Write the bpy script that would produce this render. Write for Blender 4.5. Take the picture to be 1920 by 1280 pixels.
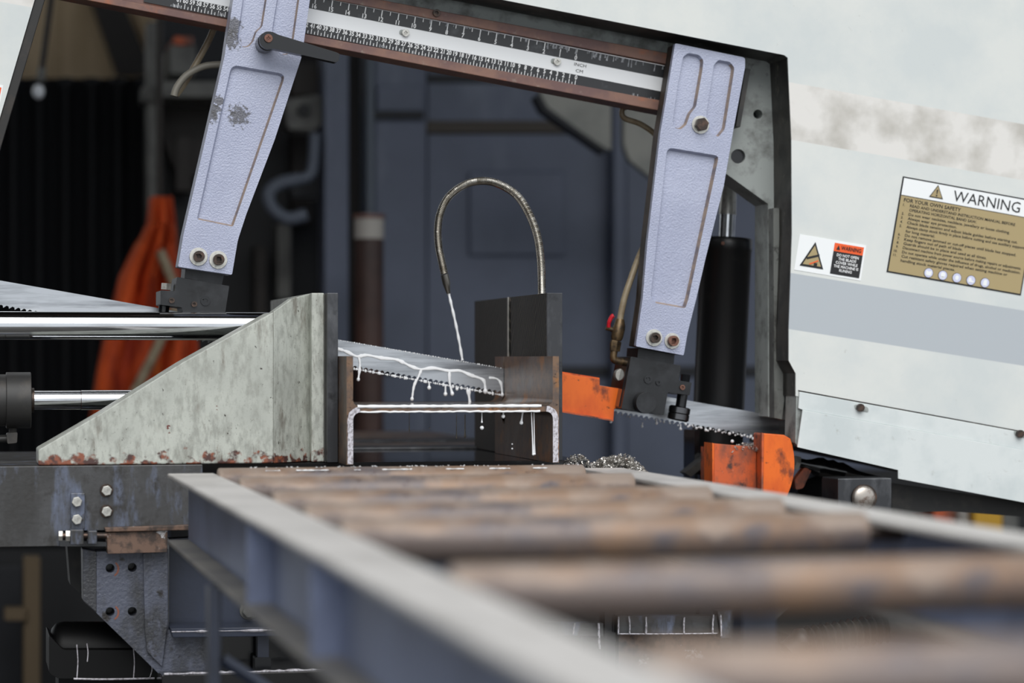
import bpy, bmesh, math, random
from mathutils import Vector, Matrix
from mathutils.geometry import tessellate_polygon
R = random.Random(7)
sc = bpy.context.scene
for o in list(bpy.data.objects):
    bpy.data.objects.remove(o)
COL = sc.collection

# ------------------------------------------------------------------ camera
F = 4600.0                      # focal length in pixels of the 1920 px wide frame
TH = math.radians(12.74)        # camera is turned this far right of the roller table's axis
HOR = 675.0                     # row of the horizon
CAM = Vector((0.0, 0.0, 1.0))
S, C = math.sin(TH), math.cos(TH)
cd = bpy.data.cameras.new('camera')
cam = bpy.data.objects.new('camera', cd)
COL.objects.link(cam)
cam.location = CAM
cam.rotation_euler = (math.pi / 2, 0, -TH)
cd.sensor_width = 36.0
cd.lens = F / 1920 * 36
cd.shift_y = (HOR - 640) / 1920
cd.clip_start = 0.05
cd.dof.use_dof = True
cd.dof.focus_distance = 3.58
cd.dof.aperture_fstop = 2.8
sc.camera = cam

# ------------------------------------------------------------------ light
w = bpy.data.worlds.new('overcast_sky')
sc.world = w
w.use_nodes = True
bg = w.node_tree.nodes['Background']
bg.inputs[0].default_value = (0.90, 0.95, 1.0, 1)
bg.inputs[1].default_value = 1.08
sd = bpy.data.lights.new('hazy_sun', 'SUN')
sun = bpy.data.objects.new('hazy_sun', sd)
COL.objects.link(sun)
sd.energy = 2.15
sd.angle = math.radians(50)
sd.color = (1.0, 0.985, 0.96)
sun.rotation_euler = (math.radians(46), 0, math.radians(-5))
sc.view_settings.view_transform = 'Standard'
sc.view_settings.look = 'None'
sc.view_settings.gamma = 1.0
sc.view_settings.use_curve_mapping = False
sc.view_settings.exposure = 0.0


# ------------------------------------------------------------------ measuring and mesh helpers
def at(px, py, Y):
    """world point on the upright plane at depth Y that is seen at the photo's pixel (px, py)"""
    u = (px - 960) / F
    v = (HOR - py) / F
    t = Y / (C - u * S)
    return Vector((t * (S + u * C), Y, CAM.z + t * v))


def pxm(px, Y):
    """metres per photo pixel at that spot"""
    return (at(px, 600, Y) - at(px, 601, Y)).length


def xz(pts, Y):
    out = []
    for p in pts:
        q = at(p[0], p[1], Y)
        out.append((q.x, q.z))
    return out


def T(name, label, cat, loc=(0, 0, 0), group=None, kind=None):
    o = bpy.data.objects.new(name, None)
    o.empty_display_size = 0.05
    COL.objects.link(o)
    o.location = loc
    tag(o, label, cat, group, kind)
    return o


def tag(o, label=None, cat=None, group=None, kind=None):
    if label: o['label'] = label
    if cat: o['category'] = cat
    if group: o['group'] = group
    if kind: o['kind'] = kind
    return o


ROOTLOC = {}


def wloc(o):
    v = Vector(o.location)
    while o.parent:
        o = o.parent
        v += Vector(o.location)
    return v


def obj(name, verts, faces, m, parent=None, smooth=False, bevel=0.0, mats=None, fidx=None, sharp=35, seg=2):
    vs = [Vector(v) for v in verts]
    lo = Vector((min(v.x for v in vs), min(v.y for v in vs), min(v.z for v in vs)))
    hi = Vector((max(v.x for v in vs), max(v.y for v in vs), max(v.z for v in vs)))
    c = (lo + hi) / 2
    if parent is None:
        c.z = lo.z
    me = bpy.data.meshes.new(name)
    me.from_pydata([v - c for v in vs], [], faces)
    for mm in ([m] + (mats or [])):
        me.materials.append(mm)
    if fidx:
        for p, i in zip(me.polygons, fidx):
            p.material_index = i
    bm = bmesh.new()
    bm.from_mesh(me)
    bmesh.ops.recalc_face_normals(bm, faces=bm.faces)
    if smooth:
        for f in bm.faces: f.smooth = True
        for e in bm.edges:
            if len(e.link_faces) == 2 and e.calc_face_angle(0) > math.radians(sharp):
                e.smooth = False
    bm.to_mesh(me)
    bm.free()
    o = bpy.data.objects.new(name, me)
    COL.objects.link(o)
    if parent is not None:
        o.parent = parent
        o.location = c - wloc(parent)
    else:
        o.location = c
    if bevel:
        b = o.modifiers.new('bevel', 'BEVEL')
        b.width = bevel
        b.segments = seg
        b.limit_method = 'ANGLE'
        b.angle_limit = math.radians(40)
    return o


def rounded(pts, r, n=4):
    """round every corner of a polygon; r one radius or one per corner"""
    N = len(pts)
    rs = r if isinstance(r, (list, tuple)) else [r] * N
    out = []
    for i in range(N):
        a, b, c = Vector(pts[i - 1]), Vector(pts[i]), Vector(pts[(i + 1) % N])
        if rs[i] <= 0:
            out.append(tuple(b)); continue
        d1, d2 = (a - b), (c - b)
        l1, l2 = d1.length, d2.length
        d1 /= l1; d2 /= l2
        k = min(rs[i], l1 * .48, l2 * .48)
        p1, p2 = b + d1 * k, b + d2 * k
        for j in range(n + 1):
            t = j / n
            out.append(tuple((1 - t) ** 2 * p1 + 2 * t * (1 - t) * b + t * t * p2))
    return out


def area2(p):
    return sum(p[i - 1][0] * p[i][1] - p[i][0] * p[i - 1][1] for i in range(len(p)))


def inset(p, d):
    s = 1 if area2(p) > 0 else -1
    N = len(p); out = []
    for i in range(N):
        a, b, c = Vector(p[i - 1]), Vector(p[i]), Vector(p[(i + 1) % N])
        e1, e2 = (b - a).normalized(), (c - b).normalized()
        n1, n2 = Vector((-e1.y, e1.x)) * s, Vector((-e2.y, e2.x)) * s
        k = n1 + n2
        k /= max(k.length_squared / 2, .3)
        out.append(tuple(b + k * d))
    return out


def circ(c, r, n=24, a0=0.0, sx=1.0):
    return [(c[0] + r * sx * math.cos(a0 + 2 * math.pi * i / n), c[1] + r * math.sin(a0 + 2 * math.pi * i / n)) for i in range(n)]


def plate(name, outer, Y0, Y1, m, parent=None, pockets=(), bevel=0.0, smooth=False, wallmat=None, floormat=None, Yf=None, sharp=35):
    """solid with front at Y0 and back at Y1; outline in world X,Z; pockets: (outline, depth or None for a through hole, inset)"""
    loops = [list(outer)] + [list(p[0]) for p in pockets]
    fy = Yf or (lambda x, z: Y0)
    V, FA, MI = [], [], []
    flat = []
    for l in loops:
        flat += l
    tris = tessellate_polygon([[Vector((q[0], q[1], 0)) for q in l] for l in loops])
    for q in flat: V.append((q[0], fy(*q), q[1]))
    for t in tris:
        FA.append(tuple(t)); MI.append(0)
    off = 0
    back_loops = [loops[0]]
    N = len(loops[0])
    bstart = len(V)
    for q in loops[0]: V.append((q[0], Y1, q[1]))
    for i in range(N):
        j = (i + 1) % N
        FA.append((i, j, bstart + j, bstart + i)); MI.append(0)
    bidx = list(range(bstart, bstart + N))
    off = N
    for k, p in enumerate(pockets):
        l = loops[k + 1]; n = len(l)
        if p[1] is None:
            st = len(V)
            for q in l: V.append((q[0], Y1, q[1]))
            for i in range(n):
                j = (i + 1) % n
                FA.append((off + i, off + j, st + j, st + i)); MI.append(0)
            bidx += list(range(st, st + n)); back_loops.append(l)
        else:
            fl = inset(l, p[2]) if p[2] else l
            st = len(V)
            for q in fl: V.append((q[0], fy(*q) + p[1], q[1]))
            ccw = area2(l) > 0
            for i in range(n):
                j = (i + 1) % n
                FA.append((off + i, off + j, st + j, st + i))
                ex, ez = l[j][0] - l[i][0], l[j][1] - l[i][1]
                nx, nz = (-ez, ex) if ccw else (ez, -ex)
                L = math.hypot(nx, nz) or 1
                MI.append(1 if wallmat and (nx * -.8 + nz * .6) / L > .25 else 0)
            for t in tessellate_polygon([[Vector((q[0], q[1], 0)) for q in fl]]):
                FA.append(tuple(st + a for a in t)); MI.append(2 if floormat else 0)
        off += n
    for t in tessellate_polygon([[Vector((q[0], q[1], 0)) for q in l] for l in back_loops]):
        FA.append(tuple(bidx[a] for a in t)); MI.append(0)
    mats = [wallmat or m, floormat or m]
    return obj(name, V, FA, m, parent, smooth=smooth, bevel=bevel, mats=mats, fidx=MI, sharp=sharp)


def pplate(name, pts, Y0, Y1, m, parent=None, pockets=(), rnd=0, **k):
    o = rounded(pts, rnd) if rnd else pts
    pk = [(xz(p[0], Y0), p[1], p[2]) for p in pockets]
    return plate(name, xz(o, Y0), Y0, Y1, m, parent, pk, **k)


def box(name, x0, x1, y0, y1, z0, z1, m, parent=None, bevel=0.0):
    return plate(name, [(x0, z0), (x1, z0), (x1, z1), (x0, z1)], y0, y1, m, parent, bevel=bevel)


def frame_of(t):
    t = t.normalized()
    a = Vector((0, 0, 1)) if abs(t.z) < .9 else Vector((1, 0, 0))
    u = t.cross(a).normalized()
    return u, t.cross(u).normalized()


def tube_data(pts, rad, n=10, cap=True, flat=1.0, flatdir=None):
    P = [Vector(p) for p in pts]
    rs = rad if isinstance(rad, (list, tuple)) else [rad] * len(P)
    V, FA = [], []
    u = None
    for i, p in enumerate(P):
        t = (P[min(i + 1, len(P) - 1)] - P[max(i - 1, 0)]).normalized()
        if u is None:
            u, v = frame_of(t)
        else:
            u = (u - t * u.dot(t)).normalized(); v = t.cross(u).normalized()
        for k in range(n):
            a = 2 * math.pi * k / n
            d = u * math.cos(a) * rs[i] + v * math.sin(a) * rs[i]
            if flat != 1.0:
                d.y *= flat
            V.append(p + d)
    for i in range(len(P) - 1):
        for k in range(n):
            k2 = (k + 1) % n
            FA.append((i * n + k, i * n + k2, (i + 1) * n + k2, (i + 1) * n + k))
    if cap:
        FA.append(tuple(range(n))); FA.append(tuple((len(P) - 1) * n + k for k in range(n)))
    return V, FA


def tube(name, pts, rad, m, parent=None, n=12, **k):
    V, FA = tube_data(pts, rad, n, **k)
    return obj(name, V, FA, m, parent, smooth=True, sharp=50)


def join(*parts):
    V, FA = [], []
    for v, f in parts:
        o = len(V); V += list(v); FA += [tuple(a + o for a in q) for q in f]
    return V, FA


def ball_data(c, r, n=10, k=6, sq=1.0):
    c = Vector(c); V, FA = [c + Vector((0, 0, r * sq))], []
    for i in range(1, k):
        a = math.pi * i / k
        for j in range(n):
            b = 2 * math.pi * j / n
            V.append(c + Vector((r * math.sin(a) * math.cos(b), r * math.sin(a) * math.sin(b), r * sq * math.cos(a))))
    V.append(c - Vector((0, 0, r * sq)))
    for j in range(n):
        FA.append((0, 1 + j, 1 + (j + 1) % n))
        e = 1 + (k - 2) * n
        FA.append((len(V) - 1, e + (j + 1) % n, e + j))
    for i in range(k - 2):
        for j in range(n):
            a, b = 1 + i * n + j, 1 + i * n + (j + 1) % n
            FA.append((a, b, b + n, a + n))
    return V, FA


def smoothpath(pts, n=6):
    P = [Vector(p) for p in pts]; out = []
    for i in range(len(P) - 1):
        a, b, c, d = P[max(i - 1, 0)], P[i], P[i + 1], P[min(i + 2, len(P) - 1)]
        for j in range(n):
            t = j / n
            out.append(.5 * ((2 * b) + (c - a) * t + (2 * a - 5 * b + 4 * c - d) * t * t + (3 * b - a - 3 * c + d) * t ** 3))
    out.append(P[-1])
    return out


def ppath(pts, Y, n=6):
    return smoothpath([at(p[0], p[1], p[2] if len(p) > 2 else Y) for p in pts], n)


# ------------------------------------------------------------------ materials
def lin(c):
    return tuple(((v / 255) / 12.92 if v / 255 <= .04045 else ((v / 255 + .055) / 1.055) ** 2.4) for v in c) + (1.0,)


def mat(name, col, rough=.5, metal=0.0, layers=(), bump=None, spec=.5, rvar=None, coat=0.0, trans=0.0, world=False, emit=None):
    """layers: (colour, noise scale, lo, hi[, (sx,sy,sz) stretch][, detail][, rough]) mixed over the base in turn"""
    m = bpy.data.materials.new(name)
    m.use_nodes = True
    nt = m.node_tree; N = nt.nodes; L = nt.links
    b = N['Principled BSDF']
    b.inputs['Metallic'].default_value = metal
    b.inputs['Roughness'].default_value = rough
    b.inputs['Specular IOR Level'].default_value = spec
    b.inputs['Coat Weight'].default_value = coat
    b.inputs['Transmission Weight'].default_value = trans
    if world:
        g = N.new('ShaderNodeNewGeometry'); src = g.outputs['Position']
    else:
        g = N.new('ShaderNodeTexCoord'); src = g.outputs['Object']
    prev = None
    for i, l in enumerate(layers):
        st = l[4] if len(l) > 4 and l[4] else (1, 1, 1)
        det = l[5] if len(l) > 5 else 6
        mp = N.new('ShaderNodeMapping'); mp.inputs['Scale'].default_value = st
        mp.inputs['Location'].default_value = (i * 3.7, i * 1.3, i * 2.1)
        L.new(src, mp.inputs['Vector'])
        n = N.new('ShaderNodeTexNoise'); n.inputs['Scale'].default_value = l[1]; n.inputs['Detail'].default_value = det
        n.inputs['Roughness'].default_value = .62
        L.new(mp.outputs[0], n.inputs['Vector'])
        r = N.new('ShaderNodeMapRange'); r.inputs['From Min'].default_value = l[2]; r.inputs['From Max'].default_value = l[3]
        L.new(n.outputs['Fac'], r.inputs['Value'])
        x = N.new('ShaderNodeMix'); x.data_type = 'RGBA'
        L.new(r.outputs[0], x.inputs['Factor'])
        if prev is None: x.inputs['A'].default_value = lin(col)
        else: L.new(prev, x.inputs['A'])
        x.inputs['B'].default_value = lin(l[0])
        prev = x.outputs['Result']
    if prev is None: b.inputs['Base Color'].default_value = lin(col)
    else: L.new(prev, b.inputs['Base Color'])
    if rvar:
        n = N.new('ShaderNodeTexNoise'); n.inputs['Scale'].default_value = rvar[0]; n.inputs['Detail'].default_value = 5
        L.new(src, n.inputs['Vector'])
        r = N.new('ShaderNodeMapRange'); r.inputs['From Min'].default_value = .3; r.inputs['From Max'].default_value = .7
        r.inputs['To Min'].default_value = rvar[1]; r.inputs['To Max'].default_value = rvar[2]
        L.new(n.outputs['Fac'], r.inputs['Value']); L.new(r.outputs[0], b.inputs['Roughness'])
    if bump:
        mp = N.new('ShaderNodeMapping'); mp.inputs['Scale'].default_value = bump[3] if len(bump) > 3 else (1, 1, 1)
        L.new(src, mp.inputs['Vector'])
        n = N.new('ShaderNodeTexNoise'); n.inputs['Scale'].default_value = bump[0]; n.inputs['Detail'].default_value = 3
        L.new(mp.outputs[0], n.inputs['Vector'])
        bu = N.new('ShaderNodeBump'); bu.inputs['Strength'].default_value = bump[1]; bu.inputs['Distance'].default_value = bump[2]
        L.new(n.outputs['Fac'], bu.inputs['Height']); L.new(bu.outputs[0], b.inputs['Normal'])
    return m


def band_coord(m, O, e2):
    """node giving the height of a point above the line through O, measured along e2 (metres)"""
    N = m.node_tree.nodes; L = m.node_tree.links
    g = N.new('ShaderNodeNewGeometry')
    s = N.new('ShaderNodeVectorMath'); s.operation = 'SUBTRACT'; s.inputs[1].default_value = O
    L.new(g.outputs['Position'], s.inputs[0])
    d = N.new('ShaderNodeVectorMath'); d.operation = 'DOT_PRODUCT'; d.inputs[1].default_value = e2
    L.new(s.outputs[0], d.inputs[0])
    return d.outputs['Value']


M = {}
M['white'] = mat('white_enamel', (216, 218, 214), .42, layers=[((204, 209, 208), 5, .42, .62), ((176, 176, 170), 60, .68, .80), ((120, 116, 108), 140, .74, .80)], bump=(90, .06, .002))
M['white2'] = mat('white_enamel_lower_cover', (214, 219, 218), .42, layers=[((200, 207, 207), 9, .45, .62), ((168, 170, 166), 34, .64, .74), ((105, 100, 92), 150, .74, .79)], bump=(60, .08, .002))
M['trim'] = mat('black_edge_trim', (26, 24, 22), .5, layers=[((48, 40, 34), 30, .5, .66)])
M['lip'] = mat('oily_dark_sheet_edge', (62, 58, 53), .45, .3, layers=[((28, 26, 24), 22, .42, .6), ((110, 104, 94), 40, .62, .74), ((90, 62, 42), 30, .64, .76)])
M['plategrey'] = mat('grey_paint_smudged', (158, 163, 160), .45, layers=[((88, 88, 84), 18, .48, .68), ((45, 44, 42), 40, .62, .76)])
M['arm'] = mat('lavender_grey_hammered_paint', (172, 177, 199), .30, layers=[((160, 165, 188), 8, .4, .62), ((70, 68, 70), 17, .735, .76)], bump=(400, .65, .0018), spec=.7)
M['armback'] = mat('rust_brown_unpainted_edge', (74, 62, 54), .6, layers=[((44, 38, 34), 24, .42, .6)])
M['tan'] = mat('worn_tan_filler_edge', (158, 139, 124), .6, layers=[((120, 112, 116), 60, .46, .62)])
M['rust'] = mat('rusty_rail', (134, 100, 86), .5, .1, layers=[((110, 82, 78), 14, .42, .6), ((170, 100, 64), 16, .60, .76, (1, 1, 1)), ((146, 130, 118), 40, .60, .72)], bump=(160, .2, .001))
M['scaleblack'] = mat('black_scale_paint', (34, 35, 38), .35, layers=[((70, 72, 76), 30, .6, .78), ((140, 142, 146), 60, .70, .8, (1, 1, .35))])
M['scalewhite'] = mat('white_scale_band', (236, 237, 238), .35)
M['inkwhite'] = mat('white_print', (236, 236, 236), .5)
M['ink'] = mat('black_print', (20, 20, 22), .5)
M['olive'] = mat('olive_tan_print', (168, 150, 108), .5)
M['orangeprint'] = mat('orange_print', (238, 92, 32), .5)
M['lilac'] = mat('lilac_print', (206, 208, 232), .5)
M['labelwhite'] = mat('white_label', (238, 240, 240), .4)
M['zinc'] = mat('zinc_plated', (205, 203, 196), .35, .6, layers=[((150, 148, 142), 90, .5, .7)])
M['darkbolt'] = mat('blackened_bolt', (66, 58, 54), .4, .7, layers=[((104, 82, 70), 90, .5, .7)])
M['rustbolt'] = mat('rusted_bolt', (120, 84, 70), .55, .4, layers=[((70, 50, 44), 90, .5, .7)])
M['blacksteel'] = mat('black_oxide_steel', (40, 41, 43), .36, .35, layers=[((58, 59, 62), 20, .5, .75), ((26, 26, 27), 30, .55, .75)], bump=(260, .08, .0006))
M['blackpl'] = mat('black_plastic', (24, 25, 28), .24)
M['blackpaint'] = mat('black_gloss_paint', (26, 26, 27), .38, layers=[((46, 44, 42), 24, .58, .8)])
M['motorblack'] = mat('dull_black_paint', (9, 9, 10), .5, spec=.25)
M['bearingsteel'] = mat('oily_bearing_steel', (96, 96, 98), .24, .95)
M['dusty'] = mat('dusty_flange_paint', (124, 121, 117), .6, layers=[((100, 99, 100), 9, .42, .62)])
M['ferrule'] = mat('dull_steel_ferrule', (120, 117, 112), .3, .9)
M['plategrey2'] = mat('grey_paint_grimy', (116, 118, 114), .5, layers=[((74, 73, 69), 26, .45, .62, (1, 1, .4)), ((44, 42, 39), 60, .58, .7)])
M['greyblack'] = mat('dull_black_casting', (40, 39, 38), .5, layers=[((72, 66, 60), 20, .52, .75)])
M['chrome'] = mat('hard_chrome', (205, 207, 210), .10, 1.0, layers=[((165, 165, 166), 26, .55, .75, (.15, 1, 1))])
M['bladesteel'] = mat('bright_band_steel', (186, 189, 193), .30, 1.0, layers=[((120, 122, 126), 60, .45, .7, (.08, 1, 1)), ((220, 221, 222), 40, .6, .75, (.1, 1, 1))], bump=(200, .05, .0004, (.05, 1, 1)))
M['bladewet'] = M['bladesteel']
M['cream'] = mat('cream_grey_vise_paint', (190, 193, 184), .46, layers=[((174, 177, 169), 9, .42, .62), ((156, 158, 150), 110, .46, .64, (1, 1, .4)), ((134, 133, 124), 22, .57, .74, (1, 1, .5)), ((104, 98, 88), 340, .60, .74), ((58, 52, 46), 150, .665, .70, (1, 1, .6)), ((118, 112, 102), 45, .58, .70, (1, 1, .25)), ((104, 46, 38), 26, .70, .712)], bump=(260, .16, .0008))
M['jaw'] = mat('machined_dark_steel', (64, 65, 68), .38, .6, layers=[((98, 99, 102), 26, .5, .72, (1, 1, .4)), ((34, 34, 36), 30, .56, .74), ((190, 190, 190), 160, .76, .8)])
M['jawdark'] = mat('black_burnt_steel', (21, 19, 17), .55, .05, spec=.25, layers=[((34, 30, 27), 30, .48, .7, (1, 1, 1)), ((84, 78, 70), 110, .66, .76)], bump=(70, .5, .001, (1, 2.2, .7)))
M['beam'] = mat('rusty_mill_scale', (126, 100, 80), .33, .4, layers=[((98, 84, 76), 60, .42, .6), ((166, 108, 50), 16, .54, .66), ((122, 112, 106), 10, .54, .66), ((60, 48, 42), 180, .6, .7)], bump=(180, .15, .0006))
M['bed'] = mat('oily_grey_blue_bed', (70, 70, 71), .36, layers=[((52, 51, 50), 12, .42, .58, (1, 1, .4)), ((98, 106, 126), 26, .53, .66, (1, 1, .28)), ((48, 46, 44), 60, .52, .66, (1, 1, .6)), ((34, 32, 30), 200, .62, .72)], bump=(150, .25, .0012), spec=.6)
M['bedrust'] = mat('rust_stained_ledge', (112, 88, 74), .55, layers=[((64, 52, 46), 60, .45, .6), ((206, 206, 208), 28, .60, .64)], bump=(150, .25, .001))
M['cast'] = mat('grey_blue_casting_paint', (90, 94, 108), .38, layers=[((64, 65, 69), 14, .44, .58, (1, 1, .5)), ((112, 117, 136), 20, .55, .67, (1, 1, .5)), ((46, 43, 42), 46, .60, .70)], bump=(240, .7, .0016))
M['castwear'] = mat('red_primer_showing', (138, 84, 66), .6)
M['navyplate'] = mat('navy_blue_plate', (54, 60, 76), .34, layers=[((46, 50, 62), 8, .44, .64)], bump=(150, .18, .001))
M['navyrail'] = mat('blue_grey_table_paint', (126, 136, 164), .42, layers=[((108, 116, 140), 7, .42, .64)])
M['railtop'] = mat('dusty_bare_steel_top', (204, 200, 196), .5, layers=[((178, 174, 170), 6, .42, .64), ((214, 211, 208), 20, .58, .74)])
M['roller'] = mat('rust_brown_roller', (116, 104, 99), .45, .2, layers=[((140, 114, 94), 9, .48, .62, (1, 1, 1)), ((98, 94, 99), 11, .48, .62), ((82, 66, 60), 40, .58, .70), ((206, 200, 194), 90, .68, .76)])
M['orange'] = mat('orange_enamel', (232, 106, 22), .36, layers=[((206, 82, 16), 14, .46, .64, (1, 1, .5)), ((120, 52, 22), 30, .56, .68, (1, 1, .6)), ((52, 32, 24), 90, .64, .72)])
M['orangeworn'] = mat('worn_orange_enamel', (204, 92, 44), .5, layers=[((132, 74, 54), 22, .44, .58, (1, 1, .6)), ((74, 48, 40), 50, .54, .66), ((170, 160, 150), 260, .68, .74)])
M['hose'] = mat('braided_steel_hose', (196, 192, 184), .22, 1.0, layers=[((150, 143, 130), 60, .5, .7)])
M['tanhose'] = mat('aged_clear_hose', (150, 136, 112), .4, layers=[((104, 84, 60), 30, .46, .68)])
M['greyhose'] = mat('grey_rubber_hose', (120, 116, 106), .5)
M['brass'] = mat('dirty_brass', (112, 92, 66), .4, .6, layers=[((64, 54, 44), 80, .45, .62), ((160, 152, 140), 120, .68, .76)])
M['red'] = mat('red_plastic', (196, 30, 44), .35)
M['coolant'] = mat('milky_coolant', (240, 241, 243), .15, coat=.4)
M['coolantfilm'] = mat('dried_milky_coolant', (206, 203, 210), .4, layers=[((140, 134, 138), 260, .46, .62)])
M['splash'] = mat('dried_grey_coolant_splash', (128, 130, 134), .5, layers=[((196, 198, 202), 200, .52, .66)])
M['coolantdull'] = mat('dirty_coolant', (226, 214, 194), .25)
M['chips'] = mat('steel_swarf', (206, 202, 196), .32, .7, layers=[((120, 112, 104), 120, .5, .66)])
M['blackwet'] = mat('wet_black_rubber', (16, 16, 18), .18, coat=.5)
M['floor'] = mat('dark_concrete_floor', (74, 70, 65), .75, layers=[((52, 50, 47), 2.2, .42, .62), ((96, 90, 82), 9, .58, .75)], bump=(14, .2, .004))
M['navywall'] = mat('navy_painted_sheet', (96, 104, 124), .5, layers=[((88, 96, 114), 3, .42, .62), ((116, 124, 140), 5, .60, .76, (1, 1, .25))])
M['navydark'] = mat('dark_navy_gap', (30, 32, 38), .6)
M['navylight'] = mat('light_navy_edge', (92, 102, 114), .5)
M['brownband'] = mat('brown_timber_band', (74, 68, 62), .7)
M['greyplate'] = mat('pale_grey_plate', (146, 146, 140), .55, layers=[((120, 122, 118), 6, .45, .65)])
M['corr'] = mat('black_corrugated_sheet', (19, 20, 24), .7, spec=.3)
M['tanwall'] = mat('tan_board_wall', (212, 188, 152), .7, layers=[((170, 146, 112), 1.6, .42, .62, (2.5, 1, .6))])
M['darkpost'] = mat('dark_brown_post', (40, 34, 30), .6)
M['ragorange'] = mat('orange_cloth', (214, 84, 26), .8, layers=[((150, 48, 20), 8, .45, .62, (1.6, 1, .5)), ((210, 140, 60), 10, .64, .76)])
M['bulb'] = mat('clear_bulb_glass', (215, 220, 226), .1, spec=.8)
M['pipe'] = mat('brown_rusty_pipe', (82, 60, 54), .55, layers=[((54, 42, 40), 4, .42, .62)])
M['whitecap'] = mat('chalky_white', (176, 172, 166), .6)
M['hookblue'] = mat('faded_blue_grey_iron', (92, 100, 114), .5)
M['midgrey'] = mat('mid_grey_iron', (112, 112, 108), .55, layers=[((78, 78, 76), 9, .45, .65)])
M['beige'] = mat('beige_timber', (104, 89, 68), .7)
M['yellow'] = mat('yellow_box_plastic', (206, 158, 40), .5)
M['darkbox'] = mat('dark_box', (26, 27, 30), .6)

# machined swirl marks on the burnt jaw faces
def swirl(m, cols):
    N = m.node_tree.nodes; L = m.node_tree.links
    b = N['Principled BSDF']; src = b.inputs['Base Color'].links[0].from_socket
    g = N.new('ShaderNodeNewGeometry')
    mp = N.new('ShaderNodeMapping'); mp.inputs['Scale'].default_value = (1, 1, .55); L.new(g.outputs['Position'], mp.inputs['Vector'])
    wv = N.new('ShaderNodeTexWave'); wv.wave_type = 'BANDS'; wv.bands_direction = 'DIAGONAL'
    wv.inputs['Scale'].default_value = 60; wv.inputs['Distortion'].default_value = 9; wv.inputs['Detail'].default_value = 1.5; wv.inputs['Detail Scale'].default_value = .35
    L.new(mp.outputs[0], wv.inputs['Vector'])
    r = N.new('ShaderNodeMapRange'); r.inputs['From Min'].default_value = .86; r.inputs['From Max'].default_value = 1.0; r.inputs['To Max'].default_value = .8
    L.new(wv.outputs['Fac'], r.inputs['Value'])
    x = N.new('ShaderNodeMix'); x.data_type = 'RGBA'; L.new(r.outputs[0], x.inputs['Factor']); L.new(src, x.inputs['A']); x.inputs['B'].default_value = lin(cols)
    L.new(x.outputs['Result'], b.inputs['Base Color'])


swirl(M['jawdark'], (96, 88, 78))


def smudge(m, spots, col):
    """grease smears at given places: (centre, radius)"""
    N = m.node_tree.nodes; L = m.node_tree.links
    b = N['Principled BSDF']
    for c, r in spots:
        src = b.inputs['Base Color'].links[0].from_socket
        g = N.new('ShaderNodeNewGeometry')
        d = N.new('ShaderNodeVectorMath'); d.operation = 'DISTANCE'; d.inputs[1].default_value = c; L.new(g.outputs['Position'], d.inputs[0])
        n = N.new('ShaderNodeTexNoise'); n.inputs['Scale'].default_value = 170; n.inputs['Detail'].default_value = 5; L.new(g.outputs['Position'], n.inputs['Vector'])
        a = N.new('ShaderNodeMath'); a.operation = 'MULTIPLY_ADD'; a.inputs[1].default_value = -.42 / r; L.new(d.outputs['Value'], a.inputs[0]); L.new(n.outputs['Fac'], a.inputs[2])
        q = N.new('ShaderNodeMapRange'); q.inputs['From Min'].default_value = .10; q.inputs['From Max'].default_value = .22; q.inputs['To Max'].default_value = .85; L.new(a.outputs[0], q.inputs['Value'])
        x = N.new('ShaderNodeMix'); x.data_type = 'RGBA'; L.new(q.outputs[0], x.inputs['Factor']); L.new(src, x.inputs['A']); x.inputs['B'].default_value = lin(col)
        L.new(x.outputs['Result'], b.inputs['Base Color'])


# the rollers turn tan towards their upper side with a noisy edge, greyer below
def tan_top(m, col, z0, k):
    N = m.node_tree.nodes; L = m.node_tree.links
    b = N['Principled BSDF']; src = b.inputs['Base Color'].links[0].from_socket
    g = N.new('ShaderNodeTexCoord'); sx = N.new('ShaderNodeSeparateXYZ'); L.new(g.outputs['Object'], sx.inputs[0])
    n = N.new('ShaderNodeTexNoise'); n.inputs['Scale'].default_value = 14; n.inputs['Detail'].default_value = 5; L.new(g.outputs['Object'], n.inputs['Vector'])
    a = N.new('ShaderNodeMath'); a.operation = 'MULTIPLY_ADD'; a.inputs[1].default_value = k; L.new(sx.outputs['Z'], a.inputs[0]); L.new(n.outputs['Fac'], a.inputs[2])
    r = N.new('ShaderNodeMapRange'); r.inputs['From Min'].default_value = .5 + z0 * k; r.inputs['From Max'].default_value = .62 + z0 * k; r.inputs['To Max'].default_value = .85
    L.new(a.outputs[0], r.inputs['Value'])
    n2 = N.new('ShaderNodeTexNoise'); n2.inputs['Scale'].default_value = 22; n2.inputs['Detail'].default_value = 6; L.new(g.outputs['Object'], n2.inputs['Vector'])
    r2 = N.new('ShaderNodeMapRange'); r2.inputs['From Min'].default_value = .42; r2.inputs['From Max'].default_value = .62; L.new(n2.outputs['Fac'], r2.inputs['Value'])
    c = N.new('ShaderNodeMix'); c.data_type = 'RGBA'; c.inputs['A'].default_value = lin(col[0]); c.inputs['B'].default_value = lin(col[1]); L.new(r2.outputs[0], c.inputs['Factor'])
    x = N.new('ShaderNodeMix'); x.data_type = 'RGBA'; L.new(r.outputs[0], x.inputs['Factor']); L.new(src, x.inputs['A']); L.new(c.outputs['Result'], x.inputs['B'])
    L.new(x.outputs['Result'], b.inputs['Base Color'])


tan_top(M['roller'], ((164, 147, 134), (146, 120, 100)), .009, 14)

YB, YJ, YG, YBED, YARM, YR, YC = 3.71, 3.465, 3.46, 3.455, 3.598, 3.655, 3.58
ZB, ZT = 0.8535, 0.8565         # saw bed top, roller tops


# ------------------------------------------------------------------ lettering
_tc = {}


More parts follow.
